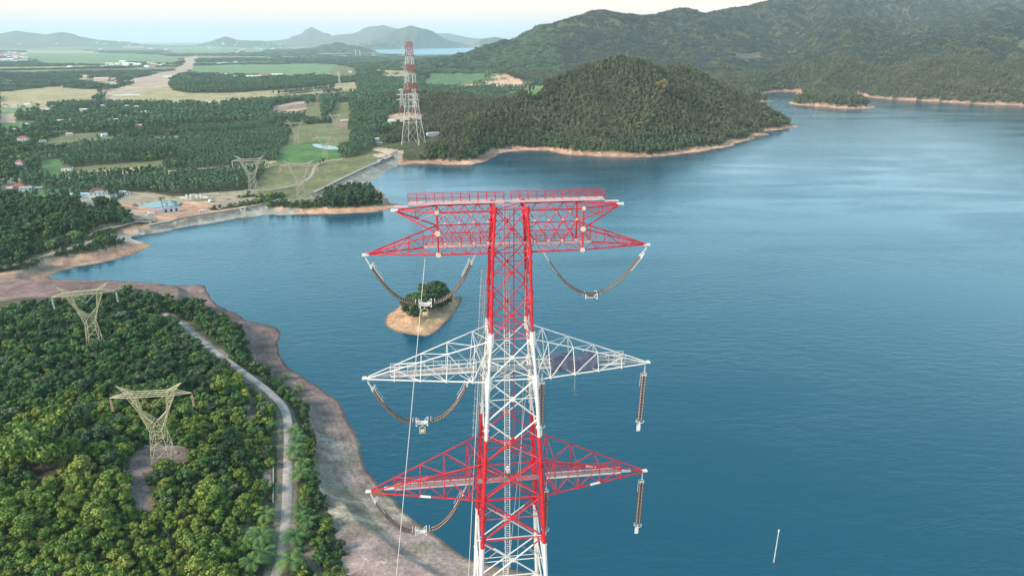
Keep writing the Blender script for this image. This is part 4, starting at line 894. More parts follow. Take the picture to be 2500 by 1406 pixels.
mb = MB(); mb.box((0, 0, 126.85), (6.2, .85, .05), 4); railing(-3.1, 3.1, -.42, 126.95, .95, 1, mb.build('landing', PM_, T))
mb = MB(); mb.box((0, 0, 112.8), (7.6, .85, .05), 4); railing(-3.8, 3.8, -.42, 112.9, .8, 0, mb.build('landing', PM_, T))
# ladders
def ladder(p, q, wd, hoops, mi=1, side=(1, 0, 0), bands=True):
    mb = MB(); p = np.array(p, float); q = np.array(q, float); u = np.array(side, float); L = np.linalg.norm(q - p); d = (q - p) / L
    n_ = int(L / .32); f = np.cross(d, u)
    for s_ in (-1, 1):
        for i in range(0, n_, 14):
            a, b_ = p + d * .32 * i, p + d * min(.32 * (i + 14), L); zc = (a + b_)[2] / 2
            mb.tube(a + u * wd * s_ / 2, b_ + u * wd * s_ / 2, .032, (0 if zc > 131 and mi < 2 else mi), 5)
    for i in range(n_):
        c = p + d * .32 * i; mb.tube(c - u * wd / 2, c + u * wd / 2, .02, (0 if c[2] > 131 and mi < 2 else mi), 4)
    if hoops:
        for i in range(0, n_, 3):
            c = p + d * .32 * i; pts = [c + u * .38 * math.cos(a_) + f * (.38 * math.sin(a_) + .1) for a_ in np.linspace(0, PI, 7)]; mb.path(pts, .018, (0 if c[2] > 131 and mi < 2 else mi), 4)
        for a_ in (PI * .25, PI * .5, PI * .75): o_ = u * .38 * math.cos(a_) + f * (.38 * math.sin(a_) + .1); mb.tube(p + o_, q + o_, .015, mi, 4)
    return mb.build('ladder', PM_, T)
ladder((-.25, .1, 100), (-.25, .1, 144.6), .55, True); ladder((-.5, .1, tz), (-.5, .1, 101), .55, True)
ladder((.45, 0, 113), (.45, 0, 144.6), .06, False, 0)
ladder(corner(1, -1, 138.4) + (-.15, .5, 0), corner(1, -1, 132.4) + (-.25, 2.2, 0), .5, False, 3); ladder(corner(-1, 1, 137.5) + (-.5, 0, 0), corner(-1, 1, 117) + (-.7, -.2, 0), .5, True, 2)
for sx, sy in ((-1, -1), (1, 1)):                       # step bolts and small fixings on the legs
    mb = MB()
    for i in range(150):
        z = 143 - i * .36; c = corner(sx, sy, z); d_ = np.array([sx * .5, 0, 0]) if i % 2 else np.array([0, sy * .5, 0]); mb.tube(c + d_ * .4, c + d_, .02, band(z), 4)
    mb.build('step_bolts', PM_, T)
def tw(x_, y_, z_):                                      # tower frame -> world
    c, s = math.cos(TYAW), math.sin(TYAW); return np.array([TX + x_ * c - y_ * s, TY + x_ * s + y_ * c, z_])

# ------------------------------------------------------------------ insulators (hang from the arms: things of their own)
IM = [BROWNP, BEIGE, GALV, WHT]
def disc_string(P, off, parent, name='disc_string'):
    """sheds along a polyline P (local frame), shifted sideways by off"""
    P = np.array(P, float) + np.array(off, float); L = np.r_[0, np.cumsum(np.linalg.norm(np.diff(P, axis=0), axis=1))]; n_ = int(L[-1] / .19); mb = MB()
    f = lambda t_: np.array([np.interp(t_, L, P[:, i]) for i in range(3)])
    for i in range(n_):
        a, b_ = f(i * .19), f(i * .19 + .19); d = b_ - a
        mb.tube(a, a + d * .3, .06, 1, 8, .085); mb.tube(a + d * .3, a + d * .55, .08, 0, 10, .16); mb.tube(a + d * .55, a + d * .75, .16, 0, 10, .15)
    mb.build(name, IM, parent)
def u_string(A, B, Yk, label, group, sheave=None):
    o = empty('insulator_string', tw(*A), TYAW); tag(o, label, 'insulator', group); A = np.array(A); B = np.array(B) - A; Yk = np.array(Yk) - A; A = A * 0
    for E, s_ in ((A, 1), (B, -1)):
        Q = Yk - np.array([s_ * .62, 0, 0]); pts = []
        for t_ in np.linspace(0, 1, 22):
            x_ = E[0] + (Q[0] - E[0]) * t_; pts.append((x_, 0, Q[2] + (E[2] - Q[2]) * (1 - t_) ** 2.15))
        pts = np.array(pts); L = np.r_[0, np.cumsum(np.linalg.norm(np.diff(pts, axis=0), axis=1))]
        def at(d_): return np.array([np.interp(d_, L, pts[:, i]) for i in range(3)])
        st = 1.35; mb = MB()
        mb.path([at(0), at(.3), at(.6), at(.9), at(1.1)], .05, 2, 6)
        for q in (.25, .5, .75, 1.0): mb.tube(at(q) - (0, .09, 0), at(q) + (0, .09, 0), .09, 3, 6)
        mb.tube(at(1.15) - (0, .38, 0), at(1.15) + (0, .38, 0), .07, 3, 6)
        for sy in (-1, 1): mb.tube(at(1.15) + (0, sy * .3, 0), at(1.4) + (0, sy * .3, 0), .06, 3)
        mb.build('link_fitting', IM, o)
        mb = MB(); up = np.array([s_ * .22, 0, .22]); n2 = min(3.4, L[-1] * .4)
        for sy in (-1, 1): mb.path([at(1.2) + (0, sy * .3, 0), at(1.2) + up * 1.2 + (0, sy * .36, .1)] + [at(q) + up + (0, sy * .36, 0) for q in np.linspace(1.6, n2, 5)], .03, 3, 5)
        mb.path([at(1.2) + up * 1.2 + (0, -.36, .1), at(1.2) + up * 1.2 + (0, .36, .1)], .03, 3, 5); mb.build('arcing_horn', IM, o)
        seg = [at(q) for q in np.linspace(st, L[-1] - .12, 20)]
        for sy in (-1, 1): disc_string(seg, (0, sy * .24, 0), o)
        mb = MB(); e = at(L[-1])
        for sy in (-1, 1): mb.path([e + (0, sy * .52, .28), e + (0, sy * .52, -.28), e + (s_ * .35, sy * .3, 0), e + (0, sy * .52, .28)], .035, 3, 5); mb.tube(e + (0, sy * .52, .28), e + (s_ * -.05, 0, .32), .03, 3); mb.tube(e + (0, sy * .3, 0), e + (s_ * .42, 0, 0), .05, 3)
        mb.path([e + (-s_ * .35, -.5, .3), e + (-s_ * .35, .5, .3)], .03, 3); mb.build('corona_ring', IM, o)
    mb = MB(); mb.tube(Yk + (-.62, 0, 0), Yk + (.62, 0, 0), .08, 3, 8); mb.box(Yk + (0, 0, -.1), (.95, .12, .34), 3); mb.box(Yk + (0, 0, -.3), (.6, .1, .12), 3); mb.build('yoke_plate', IM, o)
    return o
u_string((-14.35, 0, 139.95), (-3.35, 0, 140.0), (-8.65, 0, 134.75), 'looping double insulator string under the upper left red arm in front of the island', 'looping insulator strings')
u_string((14.35, 0, 139.95), (3.35, 0, 140.0), (8.55, 0, 134.85), 'looping double insulator string under the upper right red arm', 'looping insulator strings')
u_string((-15.1, 0, 126.4), (-4.1, 0, 126.3), (-9.6, 0, 121.0), 'looping double insulator string under the left white arm', 'looping insulator strings')
u_string((-15.75, 0, 112.3), (-4.95, 0, 112.4), (-10.35, 0, 106.6), 'looping double insulator string under the lower left red arm above the grey shore', 'looping insulator strings')
def v_string(A, dz, lean, label, plate_=True):
    o = empty('insulator_string', tw(*A), TYAW); tag(o, label, 'insulator', 'straight hanging insulator strings'); mb = MB(); E = np.array([lean, 0, -dz])
    at = lambda q: E * q / dz
    mb.tube(at(0), at(1.3), .05, 2)
    for q in (.3, .6, .9): mb.tube(at(q) - (0, .08, 0), at(q) + (0, .08, 0), .08, 3)
    mb.tube(at(1.3) - (0.3, 0, 0), at(1.3) + (.3, 0, 0), .06, 3); mb.build('link_fitting', IM, o)
    mb = MB()
    for s_ in (-1, 1): mb.path([at(1.3) + (s_ * .3, .2, .15), at(1.4) + (s_ * .34, .2, .1), at(2.8) + (s_ * .34, .2, 0)], .028, 3, 5)
    mb.path([at(1.3) + (-.3, .2, .15), at(1.3) + (.3, .2, .15)], .028, 3); mb.build('arcing_horn', IM, o)
    for s_ in (-1, 1): disc_string([at(1.4), at(dz - 1.0)], (s_ * .17, 0, 0), o)
    c = at(dz - .95); mb = MB(); mb.path([c + (.46 * math.cos(a_), .46 * math.sin(a_), 0) for a_ in np.linspace(0, 2 * PI, 13)], .035, 3, 5); mb.tube(c - (.46, 0, 0), c + (.46, 0, 0), .03, 3); mb.build('corona_ring', IM, o)
    mb = MB(); mb.tube(at(dz - 1.0), at(dz - .5), .06, 3); mb.box(at(dz - .1) + (-.1, 0, 0), (.42, .08, .85), 3); mb.build('yoke_plate', IM, o)
v_string((15.05, 0, 126.4), 8.1, -.15, 'straight insulator string hanging from the tip of the right white arm'); v_string((3.55, 0, 126.1), 7.6, .0, 'straight insulator string hanging beside the right legs under the white arm')
v_string((15.7, 0, 112.3), 8.4, -.1, 'straight insulator string hanging from the tip of the lower right red arm'); v_string((4.25, 0, 112.0), 7.6, .0, 'straight insulator string hanging beside the right legs under the lower red arm')
def sheave(at_, label):
    o = empty('stringing_block', tw(*at_), TYAW); o.scale = (.66, .66, .62); tag(o, label, 'pulley block', 'stringing blocks'); mb = MB()
    mb.tube((0, 0, 0), (0, 0, -.42), .05, 0); mb.tube((-.46, 0, -.55), (0, 0, -.4), .05, 0); mb.tube((.46, 0, -.55), (0, 0, -.4), .05, 0)
    for x_ in (-.46, .46): mb.box((x_, 0, -1.15), (.07, .28, 1.25), 0)
    mb.box((0, 0, -1.78), (.95, .12, .06), 0); mb.build('frame', CREAM, o); mb = MB()
    for x_ in (-.22, .0, .22): mb.tube((x_ - .09, 0, -1.3), (x_ + .09, 0, -1.3), .34, 0, 14)
    mb.tube((-.46, 0, -1.3), (.46, 0, -1.3), .06, 0); mb.build('wheels', mat('tan roller', (.62, .45, .22), .6), o)
sheave((-8.75, 0, 134.4), 'cream pulley block hanging from the upper left insulator loop in front of the island'); sheave((-9.6, 0, 120.65), 'cream pulley block hanging from the left white arm insulator loop')
# blue tarpaulin over the walkway of the right white arm
tb = bpy.data.meshes.new('tarpaulin'); nx_, ny_ = 34, 16; V = []
for i in range(nx_):
    for j in range(ny_):
        x_ = 4.45 + 5.1 * i / (nx_ - 1); t_ = j / (ny_ - 1); n_ = float(vnoise(np.array([x_ * 1.6]), np.array([t_ * 4]), 3)[0]); m_ = float(vnoise(np.array([x_ * 4]), np.array([t_ * 9]), 5)[0])
        y_, z_ = (-.62 + .04 * t_, 126.35 + 1.75 * t_ / .42) if t_ < .42 else ((-.6 + 1.25 * (t_ - .42) / .2, 128.1 - .12 * math.sin(PI * (t_ - .42) / .2)) if t_ < .62 else (.66, 128.1 - 1.5 * (t_ - .62) / .38))
        V.append((x_ + .15 * (t_ - .5) * (n_ - .5), y_ + .16 * (n_ - .5) + .06 * (m_ - .5), z_ + .14 * (n_ - .5) + .06 * (m_ - .5) - (.2 * (1 - math.sin(PI * i / (nx_ - 1))) * 0)))
ix_ = np.arange(nx_ * ny_).reshape(nx_, ny_); q = np.stack([ix_[:-1, :-1], ix_[1:, :-1], ix_[1:, 1:], ix_[:-1, 1:]], -1).reshape(-1, 4)
o = link('tarpaulin', npmesh('tarpaulin', np.array(V), q, [mat('blue grey tarpaulin', (.10, .11, .165), .55, noise=.45, nscale=1.3)], smooth=True)); o.location = (TX, TY, 0); o.rotation_euler = (0, 0, TYAW)
so = o.modifiers.new('thickness', 'SOLIDIFY'); so.thickness = .02; tag(o, 'crumpled blue grey tarpaulin draped over the walkway railing of the right white arm', 'tarpaulin')
# ropes
def rope(pts, label, r=.03, group=None, m=ROPE, name='rope', cat='rope'):
    mb = MB(); pts = [np.array(p_, float) for p_ in pts]; g0 = pts[0]; mb.path([p_ - g0 for p_ in pts], r, 0, 5); o = mb.build(name, m); o.location = g0; return tag(o, label, cat, group)
def aim(px_, py_, y_): return un(px_, py_, y_)
def tohgt(a, b_, z):
    a = np.array(a); b_ = np.array(b_); return a + (b_ - a) * (z - a[2]) / (b_[2] - a[2])
a = aim(1038, 630, 65.2); b_ = aim(968, 1406, 58.5); rope([a, tohgt(a, b_, 2)], 'long pale rope running from the upper left red arm down past the island', .035)
a = aim(1168, 925, 65.0); b_ = aim(1144, 1406, 61.0); rope([a, tohgt(a, b_, 2)], 'pale rope dropping from the left white arm just left of the tower legs', .03)
a = aim(1290, 900, 66); b_ = aim(1240, 1406, 66); rope([a, tohgt(a, b_, 3)], 'thin rope slanting down inside the tower behind the ladder', .022)
a = aim(1278, 930, 67); b_ = aim(1262, 1406, 68); rope([a, tohgt(a, b_, 3)], 'thin rope hanging inside the tower right of the ladder', .022)
a = tw(7.2, 0, 126.5); rope([a, a - (0, 0, 2.7)], 'short thin line hanging under the right white arm', .018)
hk = empty('hook_block', a - (0, 0, 2.7)); hk.scale = (.7, .7, .7); mb = MB(); mb.path([(0, 0, 0), (-.45, 0, -.05), (.1, .1, -.35), (.5, 0, -.15)], .03, 0); mb.path([(.1, 0, -.3), (.05, 0, -.9), (.35, 0, -1.1), (.5, 0, -.85)], .035, 0)
mb.build('hook', mat('rusty iron', (.34, .20, .14), .8), hk); tag(hk, 'small rusty hook tangle on a line below the tarpaulin', 'hook')
# worker climbing the ladder
def person(loc, yaw, label):
    J = dict(pel=(0, 0, .95), ch=(0, .04, 1.25), nk=(0, .05, 1.47), hd=(0, .10, 1.60), tp=(0, .1, 1.72), ls=(-.19, .04, 1.42), le=(-.27, .25, 1.45), lh=(-.18, .42, 1.66), rs=(.19, .04, 1.42), re=(.30, .22, 1.22), rh=(.17, .42, 1.32),
             lp=(-.1, 0, .92), lk=(-.17, .30, .70), la=(-.12, .30, .28), lt=(-.12, .44, .22), rp=(.1, 0, .92), rk=(.14, .16, .48), ra=(.12, .20, .06), rt=(.12, .36, 0))
    R_ = dict(pel=.15, ch=.17, nk=.06, hd=.10, tp=.085, ls=.085, le=.05, lh=.04, rs=.085, re=.05, rh=.04, lp=.11, lk=.07, la=.045, lt=.04, rp=.11, rk=.07, ra=.045, rt=.04)
    E_ = [('pel', 'ch'), ('ch', 'nk'), ('nk', 'hd'), ('hd', 'tp'), ('ch', 'ls'), ('ls', 'le'), ('le', 'lh'), ('ch', 'rs'), ('rs', 're'), ('re', 'rh'), ('pel', 'lp'), ('lp', 'lk'), ('lk', 'la'), ('la', 'lt'), ('pel', 'rp'), ('rp', 'rk'), ('rk', 'ra'), ('ra', 'rt')]
    ks = list(J); V = [J[k] for k in ks]; ED = [(ks.index(a_), ks.index(b__)) for a_, b__ in E_]; RR_ = [R_[k] for k in ks]
    for hnd, s_ in (('lh', -1), ('rh', 1)):
        h0 = len(V); base = ks.index(hnd); bx, by, bz = J[hnd]
        for f in range(5):
            o1 = (bx + (f - 2) * .018 - (s_ * .03 if f == 0 else 0), by + .05, bz + .03 - (.03 if f == 0 else 0)); o2 = (o1[0], by + .085 - .012 * abs(f - 2), bz + .005); V += [o1, o2]; RR_ += [.010, .008]; ED += [(base, len(V) - 2), (len(V) - 2, len(V) - 1)]
    me_ = bpy.data.meshes.new('person'); me_.from_pydata(V, ED, []); o = link('person', me_); md = o.modifiers.new('skin', 'SKIN')
    for i, r_v in enumerate(RR_): me_.skin_vertices[0].data[i].radius = (r_v, r_v); me_.skin_vertices[0].data[i].use_root = (i == 0)
    sb = o.modifiers.new('sub', 'SUBSURF'); sb.levels = sb.render_levels = 2
    # clothing colours by height on the one body surface: skin, pale shirt, dark trousers
    m = bpy.data.materials.new('worker'); m.use_nodes = True; t = m.node_tree; b__ = t.nodes['Principled BSDF']; b__.inputs['Roughness'].default_value = .8
    tcn = t.nodes.new('ShaderNodeTexCoord'); sp = t.nodes.new('ShaderNodeSeparateXYZ'); cr = t.nodes.new('ShaderNodeValToRGB'); cr.color_ramp.interpolation = 'CONSTANT'
    e = cr.color_ramp.elements; e[0].position = 0; e[0].color = (.02, .02, .02, 1); e[1].position = .06; e[1].color = (.03, .035, .05, 1)
    for p__, c__ in ((.53, (.62, .56, .47, 1)), (.86, (.35, .2, .13, 1))): k = e.new(p__); k.color = c__
    mr = t.nodes.new('ShaderNodeMapRange'); mr.inputs[1].default_value = 0; mr.inputs[2].default_value = 1.75
    t.links.new(tcn.outputs['Object'], sp.inputs[0]); t.links.new(sp.outputs['Z'], mr.inputs[0]); t.links.new(mr.outputs[0], cr.inputs[0]); t.links.new(cr.outputs[0], b__.inputs['Base Color']); me_.materials.append(m)
    hb_ = MB(); n_ = 14
    for k in range(5):
        z0, z1 = .13 * math.sin(k * PI / 10), .13 * math.sin((k + 1) * PI / 10); r0, r1 = .14 * math.cos(k * PI / 10), .14 * math.cos((k + 1) * PI / 10)
        hb_.tube((0, .1, 1.655 + z0), (0, .1, 1.655 + z1), max(r0, .002), 0, n_, max(r1, .002), caps=False)
    hb_.tube((0, .12, 1.65), (0, .12, 1.662), .17, 0, n_); hb_.build('helmet', mat('white helmet', (.8, .8, .78), .35), o)
    o.location = loc; o.rotation_euler = (0, 0, yaw); return tag(o, label, 'person')
person(tw(-.25, -.42, 113.0), TYAW, 'worker in pale shirt and white helmet climbing the ladder inside the red tower')

# ------------------------------------------------------------------ cream lattice pylons of the older lines
STEEL = mat("weathered cream steel", (.58, .50, .32), .6, .2, noise=.2, nscale=.8)
GLASS = mat("grey green glass discs", (.42, .50, .46), .25, noise=.1)
TANI = mat("tan discs", (.40, .24, .17), .4, noise=.1)
def cat_head(thick=1., steel=None):
    """waist type pylon 31 m high: returns dict of part meshes"""
    parts = []; r = .11 * thick; q = .055 * thick
    def four(z, w_): return [np.array([sx * w_, sy * w_, z]) for sx, sy in ((-1, -1), (1, -1), (1, 1), (-1, 1))]
    body = MB(); lv = [(-.5, 3.5), (5.5, 2.95), (10, 2.5), (13, 2.2)]
    for (z0, w0), (z1, w1) in zip(lv[:-1], lv[1:]):
        a, b__ = four(z0, w0), four(z1, w1)
        for i in range(4):
            body.tube(a[i], b__[i], r, 0); j = (i + 1) % 4; body.tube(a[i], b__[j], q, 0, 5); body.tube(a[j], b__[i], q, 0, 5); body.tube(b__[i], b__[j], q, 0, 5)
            c = (a[i] + a[j] + b__[i] + b__[j]) / 4; body.tube((a[i] + b__[i]) / 2, c, q * .7, 0, 4); body.tube((a[j] + b__[j]) / 2, c, q * .7, 0, 4); body.tube((a[i] + c) / 2, (a[i] + b__[i] * 0 + a[i]) / 2 + (b__[i] - a[i]) * .25, q * .6, 0, 4)
    for p in four(-.6, 3.5): body.box(p + np.array([0, 0, .2]), (1.0, 1.0, 1.2), 0)
    parts.append(('body_frame', body))
    for s in (-1, 1):
        m_ = MB()
        for sy in (-1, 1):
            wo, cr_, kn, ki = np.array([s * 2.2, sy * 2.2, 13]), np.array([0, sy * 1.6, 15.8]), np.array([s * 5.0, sy * .85, 19.6]), np.array([s * 4.75, sy * .8, 20.2])
            to, ti = np.array([s * 8.5, sy * .9, 26.6]), np.array([s * 5.7, sy * .9, 26.6]); wi = np.array([-s * 2.2, sy * 2.2, 13])
            m_.tube(wo, kn, r, 0); m_.tube(wi, cr_, q * 1.3, 0); m_.tube(cr_, ki, r, 0); m_.tube(kn, to, r, 0); m_.tube(ki, ti, r, 0)
            n_ = 6; A_ = [wo + (kn - wo) * t_ for t_ in np.linspace(0, .92, n_)]; B_ = [cr_ + (ki - cr_) * t_ for t_ in np.linspace(0, .92, n_)]; zig(m_, A_, B_, q * .85, 0)
            A_ = [kn + (to - kn) * t_ for t_ in np.linspace(.06, 1, 7)]; B_ = [ki + (ti - ki) * t_ for t_ in np.linspace(.06, 1, 7)]; zig(m_, A_, B_, q * .85, 0)
        for p1, p2 in (((s * 2.2, 2.2, 13), (s * 5, .85, 19.6)), ((0, 1.6, 15.8), (s * 4.75, .8, 20.2)), ((s * 5, .85, 19.6), (s * 8.5, .9, 26.6)), ((s * 4.75, .8, 20.2), (s * 5.7, .9, 26.6))):
            p1, p2 = np.array(p1), np.array(p2); fl = np.array([1, -1, 1]); A_ = [p1 + (p2 - p1) * t_ for t_ in np.linspace(0, 1, 6)]; zig(m_, A_, [a_ * fl for a_ in A_], q * .8, 0)
        parts.append(('upright_frame', m_))
        pk = MB(); tip = np.array([s * 11.8, 0, 31.2])
        for sy in (-1, 1):
            a, b__ = np.array([s * 5.9, sy * .9, 28.2]), np.array([s * 8.7, sy * .9, 28.2]); pk.tube(a, tip, r * .8, 0); pk.tube(b__, tip, r * .8, 0)
            zig(pk, [a + (tip - a) * t_ for t_ in np.linspace(0, .85, 5)], [b__ + (tip - b__) * t_ for t_ in np.linspace(0, .85, 5)], q * .7, 0)
        parts.append(('earth_wire_peak', pk))
    ca_ = MB()
    for sy in (-1, 1):
        for z, w_ in ((28.2, .9), (26.6, .9)): ca_.tube((-8.7, sy * w_, z), (8.7, sy * w_, z), r * .9, 0)
        X_ = np.linspace(-8.7, 8.7, 17); zig(ca_, [np.array([x_, sy * .9, 28.2]) for x_ in X_], [np.array([x_, sy * .9, 26.6]) for x_ in X_], q * .8, 0, cross=False)
        for s in (-1, 1):
            tp = np.array([s * 15.0, 0, 26.7]); a, b__ = np.array([s * 8.7, sy * .9, 28.2]), np.array([s * 8.7, sy * .9, 26.6]); ca_.tube(a, tp, r * .7, 0); ca_.tube(b__, tp, r * .8, 0)
            zig(ca_, [a + (tp - a) * t_ for t_ in np.linspace(0, .85, 6)], [b__ + (tp - b__) * t_ for t_ in np.linspace(0, .85, 6)], q * .7, 0)
    X_ = np.linspace(-8.7, 8.7, 13)
    for z in (28.2, 26.6): zig(ca_, [np.array([x_, -.9, z]) for x_ in X_], [np.array([x_, .9, z]) for x_ in X_], q * .7, 0)
    parts.append(('crossarm', ca_))
    return [(n_, m_.mesh(n_, [steel or STEEL])) for n_, m_ in parts]
CH = cat_head(1.12); CHF = cat_head(1.35, mat('dull grey cream steel', (.42, .38, .29), .6, .2, noise=.15, nscale=.5))
def ins_mesh(m, thick=1.):
    mb = MB()
    for k in range(28): mb.tube((0, 0, -.6 - k * .15), (0, 0, -.7 - k * .15), .14 * thick, 0, 8, .19 * thick)
    mb.tube((0, 0, 0), (0, 0, -5.2), .05 * thick, 0, 5); mb.box((0, 0, -5.1), (.5, .3, .35), 0); return mb.mesh('insulator', [m])
YL = 'cream lattice pylon with a forked head '
PL = [('standing on a bare pad among yellow green trees', TANI, .13), ('in the dark woods beside the mauve shore', GLASS, .22), ('beside the pale valley road before the plantation', GLASS, .05), ('behind the scrub of the wooded promontory', TANI, .05),
      ('at the edge of the bright green paddy', TANI, .02), ('between the grassy pond and the curving road', TANI, .02), ('on the scrubby ground behind the oblong pond', TANI, 0.0), ('in the cleared strip beside the brown clearing', TANI, .0), ('in the mown strip between two plantations', TANI, .0)]
TOPPX = [(1118, 938), (848, 695), (470, 380), (486, 391), (352, 294), (386, 330), (319, 277), (255, 216), (245, 219)]
for i, (w_, (lab, im, yw)) in enumerate(zip(PYLW, PL)):
    # height so that the top reaches the level seen in the photograph
    X_, Y_, Z_ = w_; py_t = TOPPX[i][1]; zt_ = un(PYL[i][0], py_t, Y_)[2]; s_ = (zt_ - Z_) / 31.2
    o = empty('lattice_pylon', (X_, Y_, Z_), yw + [0.0, .1, 0, 0, 0, 0, 0, 0, 0][i]); sw = {0: .95, 1: .87}.get(i, 1.0); o.scale = (s_ * sw, s_ * sw, s_); tag(o, YL + lab, 'pylon', 'cream lattice pylons of the two older lines')
    for n_, me_ in (CH if i < 2 else CHF): link(n_, me_, o)
    # insulators belong to the hardware of these small pylons: two at the arm tips, a V in the window
    im_me = ins_mesh(im, 1.0 if i < 2 else 1.3)
    for x_ in (-14.8, 14.8):
        for dy_ in ((-.22, .22) if i < 2 else (0,)): k = link('insulator', im_me, o); k.location = (x_ + dy_, 0, 26.5)
    for s in (-1, 1): k = link('insulator', im_me, o); k.location = (s * 4.9, 0, 26.5); k.rotation_euler = (0, s * math.radians(48), 0); k.scale = (1, 1, 1.18)
# conductors of the two old lines (thin, sagging)
WIRE = mat("weathered wire", (.22, .22, .2), .5, .5)
def span(a, b_, sag, n_=24): return [a + (b_ - a) * t_ - np.array([0, 0, 4 * sag * t_ * (1 - t_)]) for t_ in np.linspace(0, 1, n_)]
def armpt(i, x_, dz): 
    X_, Y_, Z_ = PYLW[i]; zt_ = un(PYL[i][0], TOPPX[i][1], Y_)[2]; s_ = (zt_ - Z_) / 31.2; yw = PL[i][2]; return np.array([X_ + x_ * s_ * math.cos(yw), Y_ + x_ * s_ * math.sin(yw), Z_ + dz * s_])
for seq, nm, tail in (((0, 3, 5, 6, 8), 'line over the bare pad', (-150, 20, 32)), ((1, 2, 4, 7), 'line over the shore woods', (-172, 60, 40))):
    for x_, dz, wn in ((-14.8, 21.3, 'outer'), (0, 22.5, 'middle'), (14.8, 21.3, 'far')):
        pts = span(armpt(seq[0], x_, dz), np.array([tail[0] + x_, tail[1], tail[2]]), 5)[::-1]
        for a_, b__ in zip(seq[:-1], seq[1:]): pts += span(armpt(a_, x_, dz), armpt(b__, x_, dz), 9)[1:]
        rope(pts, 'thin grey power wire of the %s' % nm, .012, 'wires of the %s' % nm, WIRE, 'power_wire', 'wire')

# ------------------------------------------------------------------ distant striped tower and its fellows
FRED = mat('faded red paint', (.42, .06, .05), .6, noise=.2, nscale=.5)
def far_tower(loc, H_, prof, bands_, arms, yaw, label, group=None, thick=1., m=(FRED, WHT), spike=0, nseg=12):
    o = empty('transmission_tower', loc, yaw); tag(o, label, 'pylon', group)
    hwf = lambda z: float(np.interp(z / H_, [a for a, _ in prof], [b__ for _, b__ in prof])); colf = lambda z: next((c for a, c in bands_ if z / H_ >= a), 1)
    zs = [0.]; 
    while zs[-1] < H_: zs.append(min(zs[-1] + max(2.3 * hwf(zs[-1]), H_ / 22), H_))
    cn = lambda sx, sy, z: np.array([sx * hwf(z), sy * hwf(z), z]); lm = [MB() for _ in range(4)]; br = MB(); cs = [(-1, -1), (1, -1), (1, 1), (-1, 1)]
    for a, b__ in zip(zs[:-1], zs[1:]):
        c_ = colf((a + b__) / 2)
        for i, (sx, sy) in enumerate(cs):
            lm[i].tube(cn(sx, sy, a), cn(sx, sy, b__), .42 * thick, c_); s2 = cs[(i + 1) % 4]
            br.tube(cn(sx, sy, a), cn(*s2, b__), .15 * thick, c_, 5); br.tube(cn(*s2, a), cn(sx, sy, b__), .15 * thick, c_, 5); br.tube(cn(sx, sy, b__), cn(*s2, b__), .2 * thick, c_, 5)
    for l_ in lm: l_.build('leg', m, o)
    br.build('lattice', m, o)
    for z, L_ in arms:
        mb = MB(); h_ = H_ * .018
        for s in (-1, 1):
            tp = np.array([s * L_, 0, z])
            for sy in (-1, 1):
                a, b__ = cn(s, sy, z), cn(s, sy, z + h_ * 1.8); mb.tube(a, tp, .26 * thick, colf(z), 5); mb.tube(b__, tp, .22 * thick, colf(z), 5)
                for t_ in (.25, .5, .75): mb.tube(a + (tp - a) * t_, b__ + (tp - b__) * t_, .16 * thick, colf(z), 4)
        mb.build('crossarm', m, o)
    if spike: mb = MB(); mb.tube((0, 0, H_), (0, 0, H_ + spike), .35, 0, 6, .12); mb.build('spike', m, o)
    return o
ztop = un(998, 104, BIG[1])[2]; HB = ztop - BIG[2]
far_tower(BIG, HB, [(0, 13.5), (.32, 8.2), (.5, 6.4), (.62, 5.6), (.86, 4.2), (.885, 4.0), (1, 3.4)], [(.89, 0), (.80, 1), (.71, 0), (.585, 1), (.485, 0), (.405, 1), (.315, 0), (0, 1)],
          [(HB * .965, 12), (HB * .90, 15), (HB * .76, 15), (HB * .55, 14)], 1.32, 'tall red and white striped lattice tower at the end of the dam beyond the bay', spike=4)
for (p_, tpy, lab, ar) in ((TWIN[0], 218, 'white tapering lattice tower with short arms left of the striped tower', True), (TWIN[1], 218, 'white tapering lattice tower just right behind the striped tower', True)):
    h_ = un(990, tpy, p_[1])[2] - p_[2]
    far_tower(p_, h_, [(0, 7.2), (.3, 4.2), (.6, 2.6), (1, 2.0)], [(.28, 1), (.05, 0), (0, 1)], [(h_ * .78, 10), (h_ * .6, 10), (h_ * .96, 6)], .15, lab, thick=1.1)
for a, b_, tpy, wd_, lab in ((992, 232, 150, 12, 'slim pale transmission tower with many short arms behind the striped tower'), (984, 139, 112, 11, 'tiny pale tower on the ridge before the far lake'), (869, 139, 122, 10, 'tiny white tower left of the pair on the far plain'), (879, 139, 122, 10, 'tiny white tower right of the pair on the far plain'), (874, 114, 99, 12, 'tiny striped tower below the blue mountains'), (903, 110, 101, 11, 'tiny white tower in front of the blue mountains'), (829, 204, 176, 12, 'faint grey pylon in the mown corridor on the plain'), (914, 139, 132, 8, 'very small pylon by the left end of the far lake')):
    p_ = onland(a, b_); h_ = max(un(a, tpy, p_[1])[2] - p_[2], 25); k_ = p_[1] / 1100.
    far_tower(p_, h_, [(0, h_ * .085), (.35, h_ * .05), (1, h_ * .022)], [(0, 1)] if 'striped tower below' not in lab else [(.8, 1), (.6, 0), (.4, 1), (.2, 0), (0, 1)], [(h_ * z_, wd_ * h_ / 70) for z_ in (.95, .82, .69)], .12, lab, 'tiny towers far out on the plain', thick=max(.6, k_ * .42))

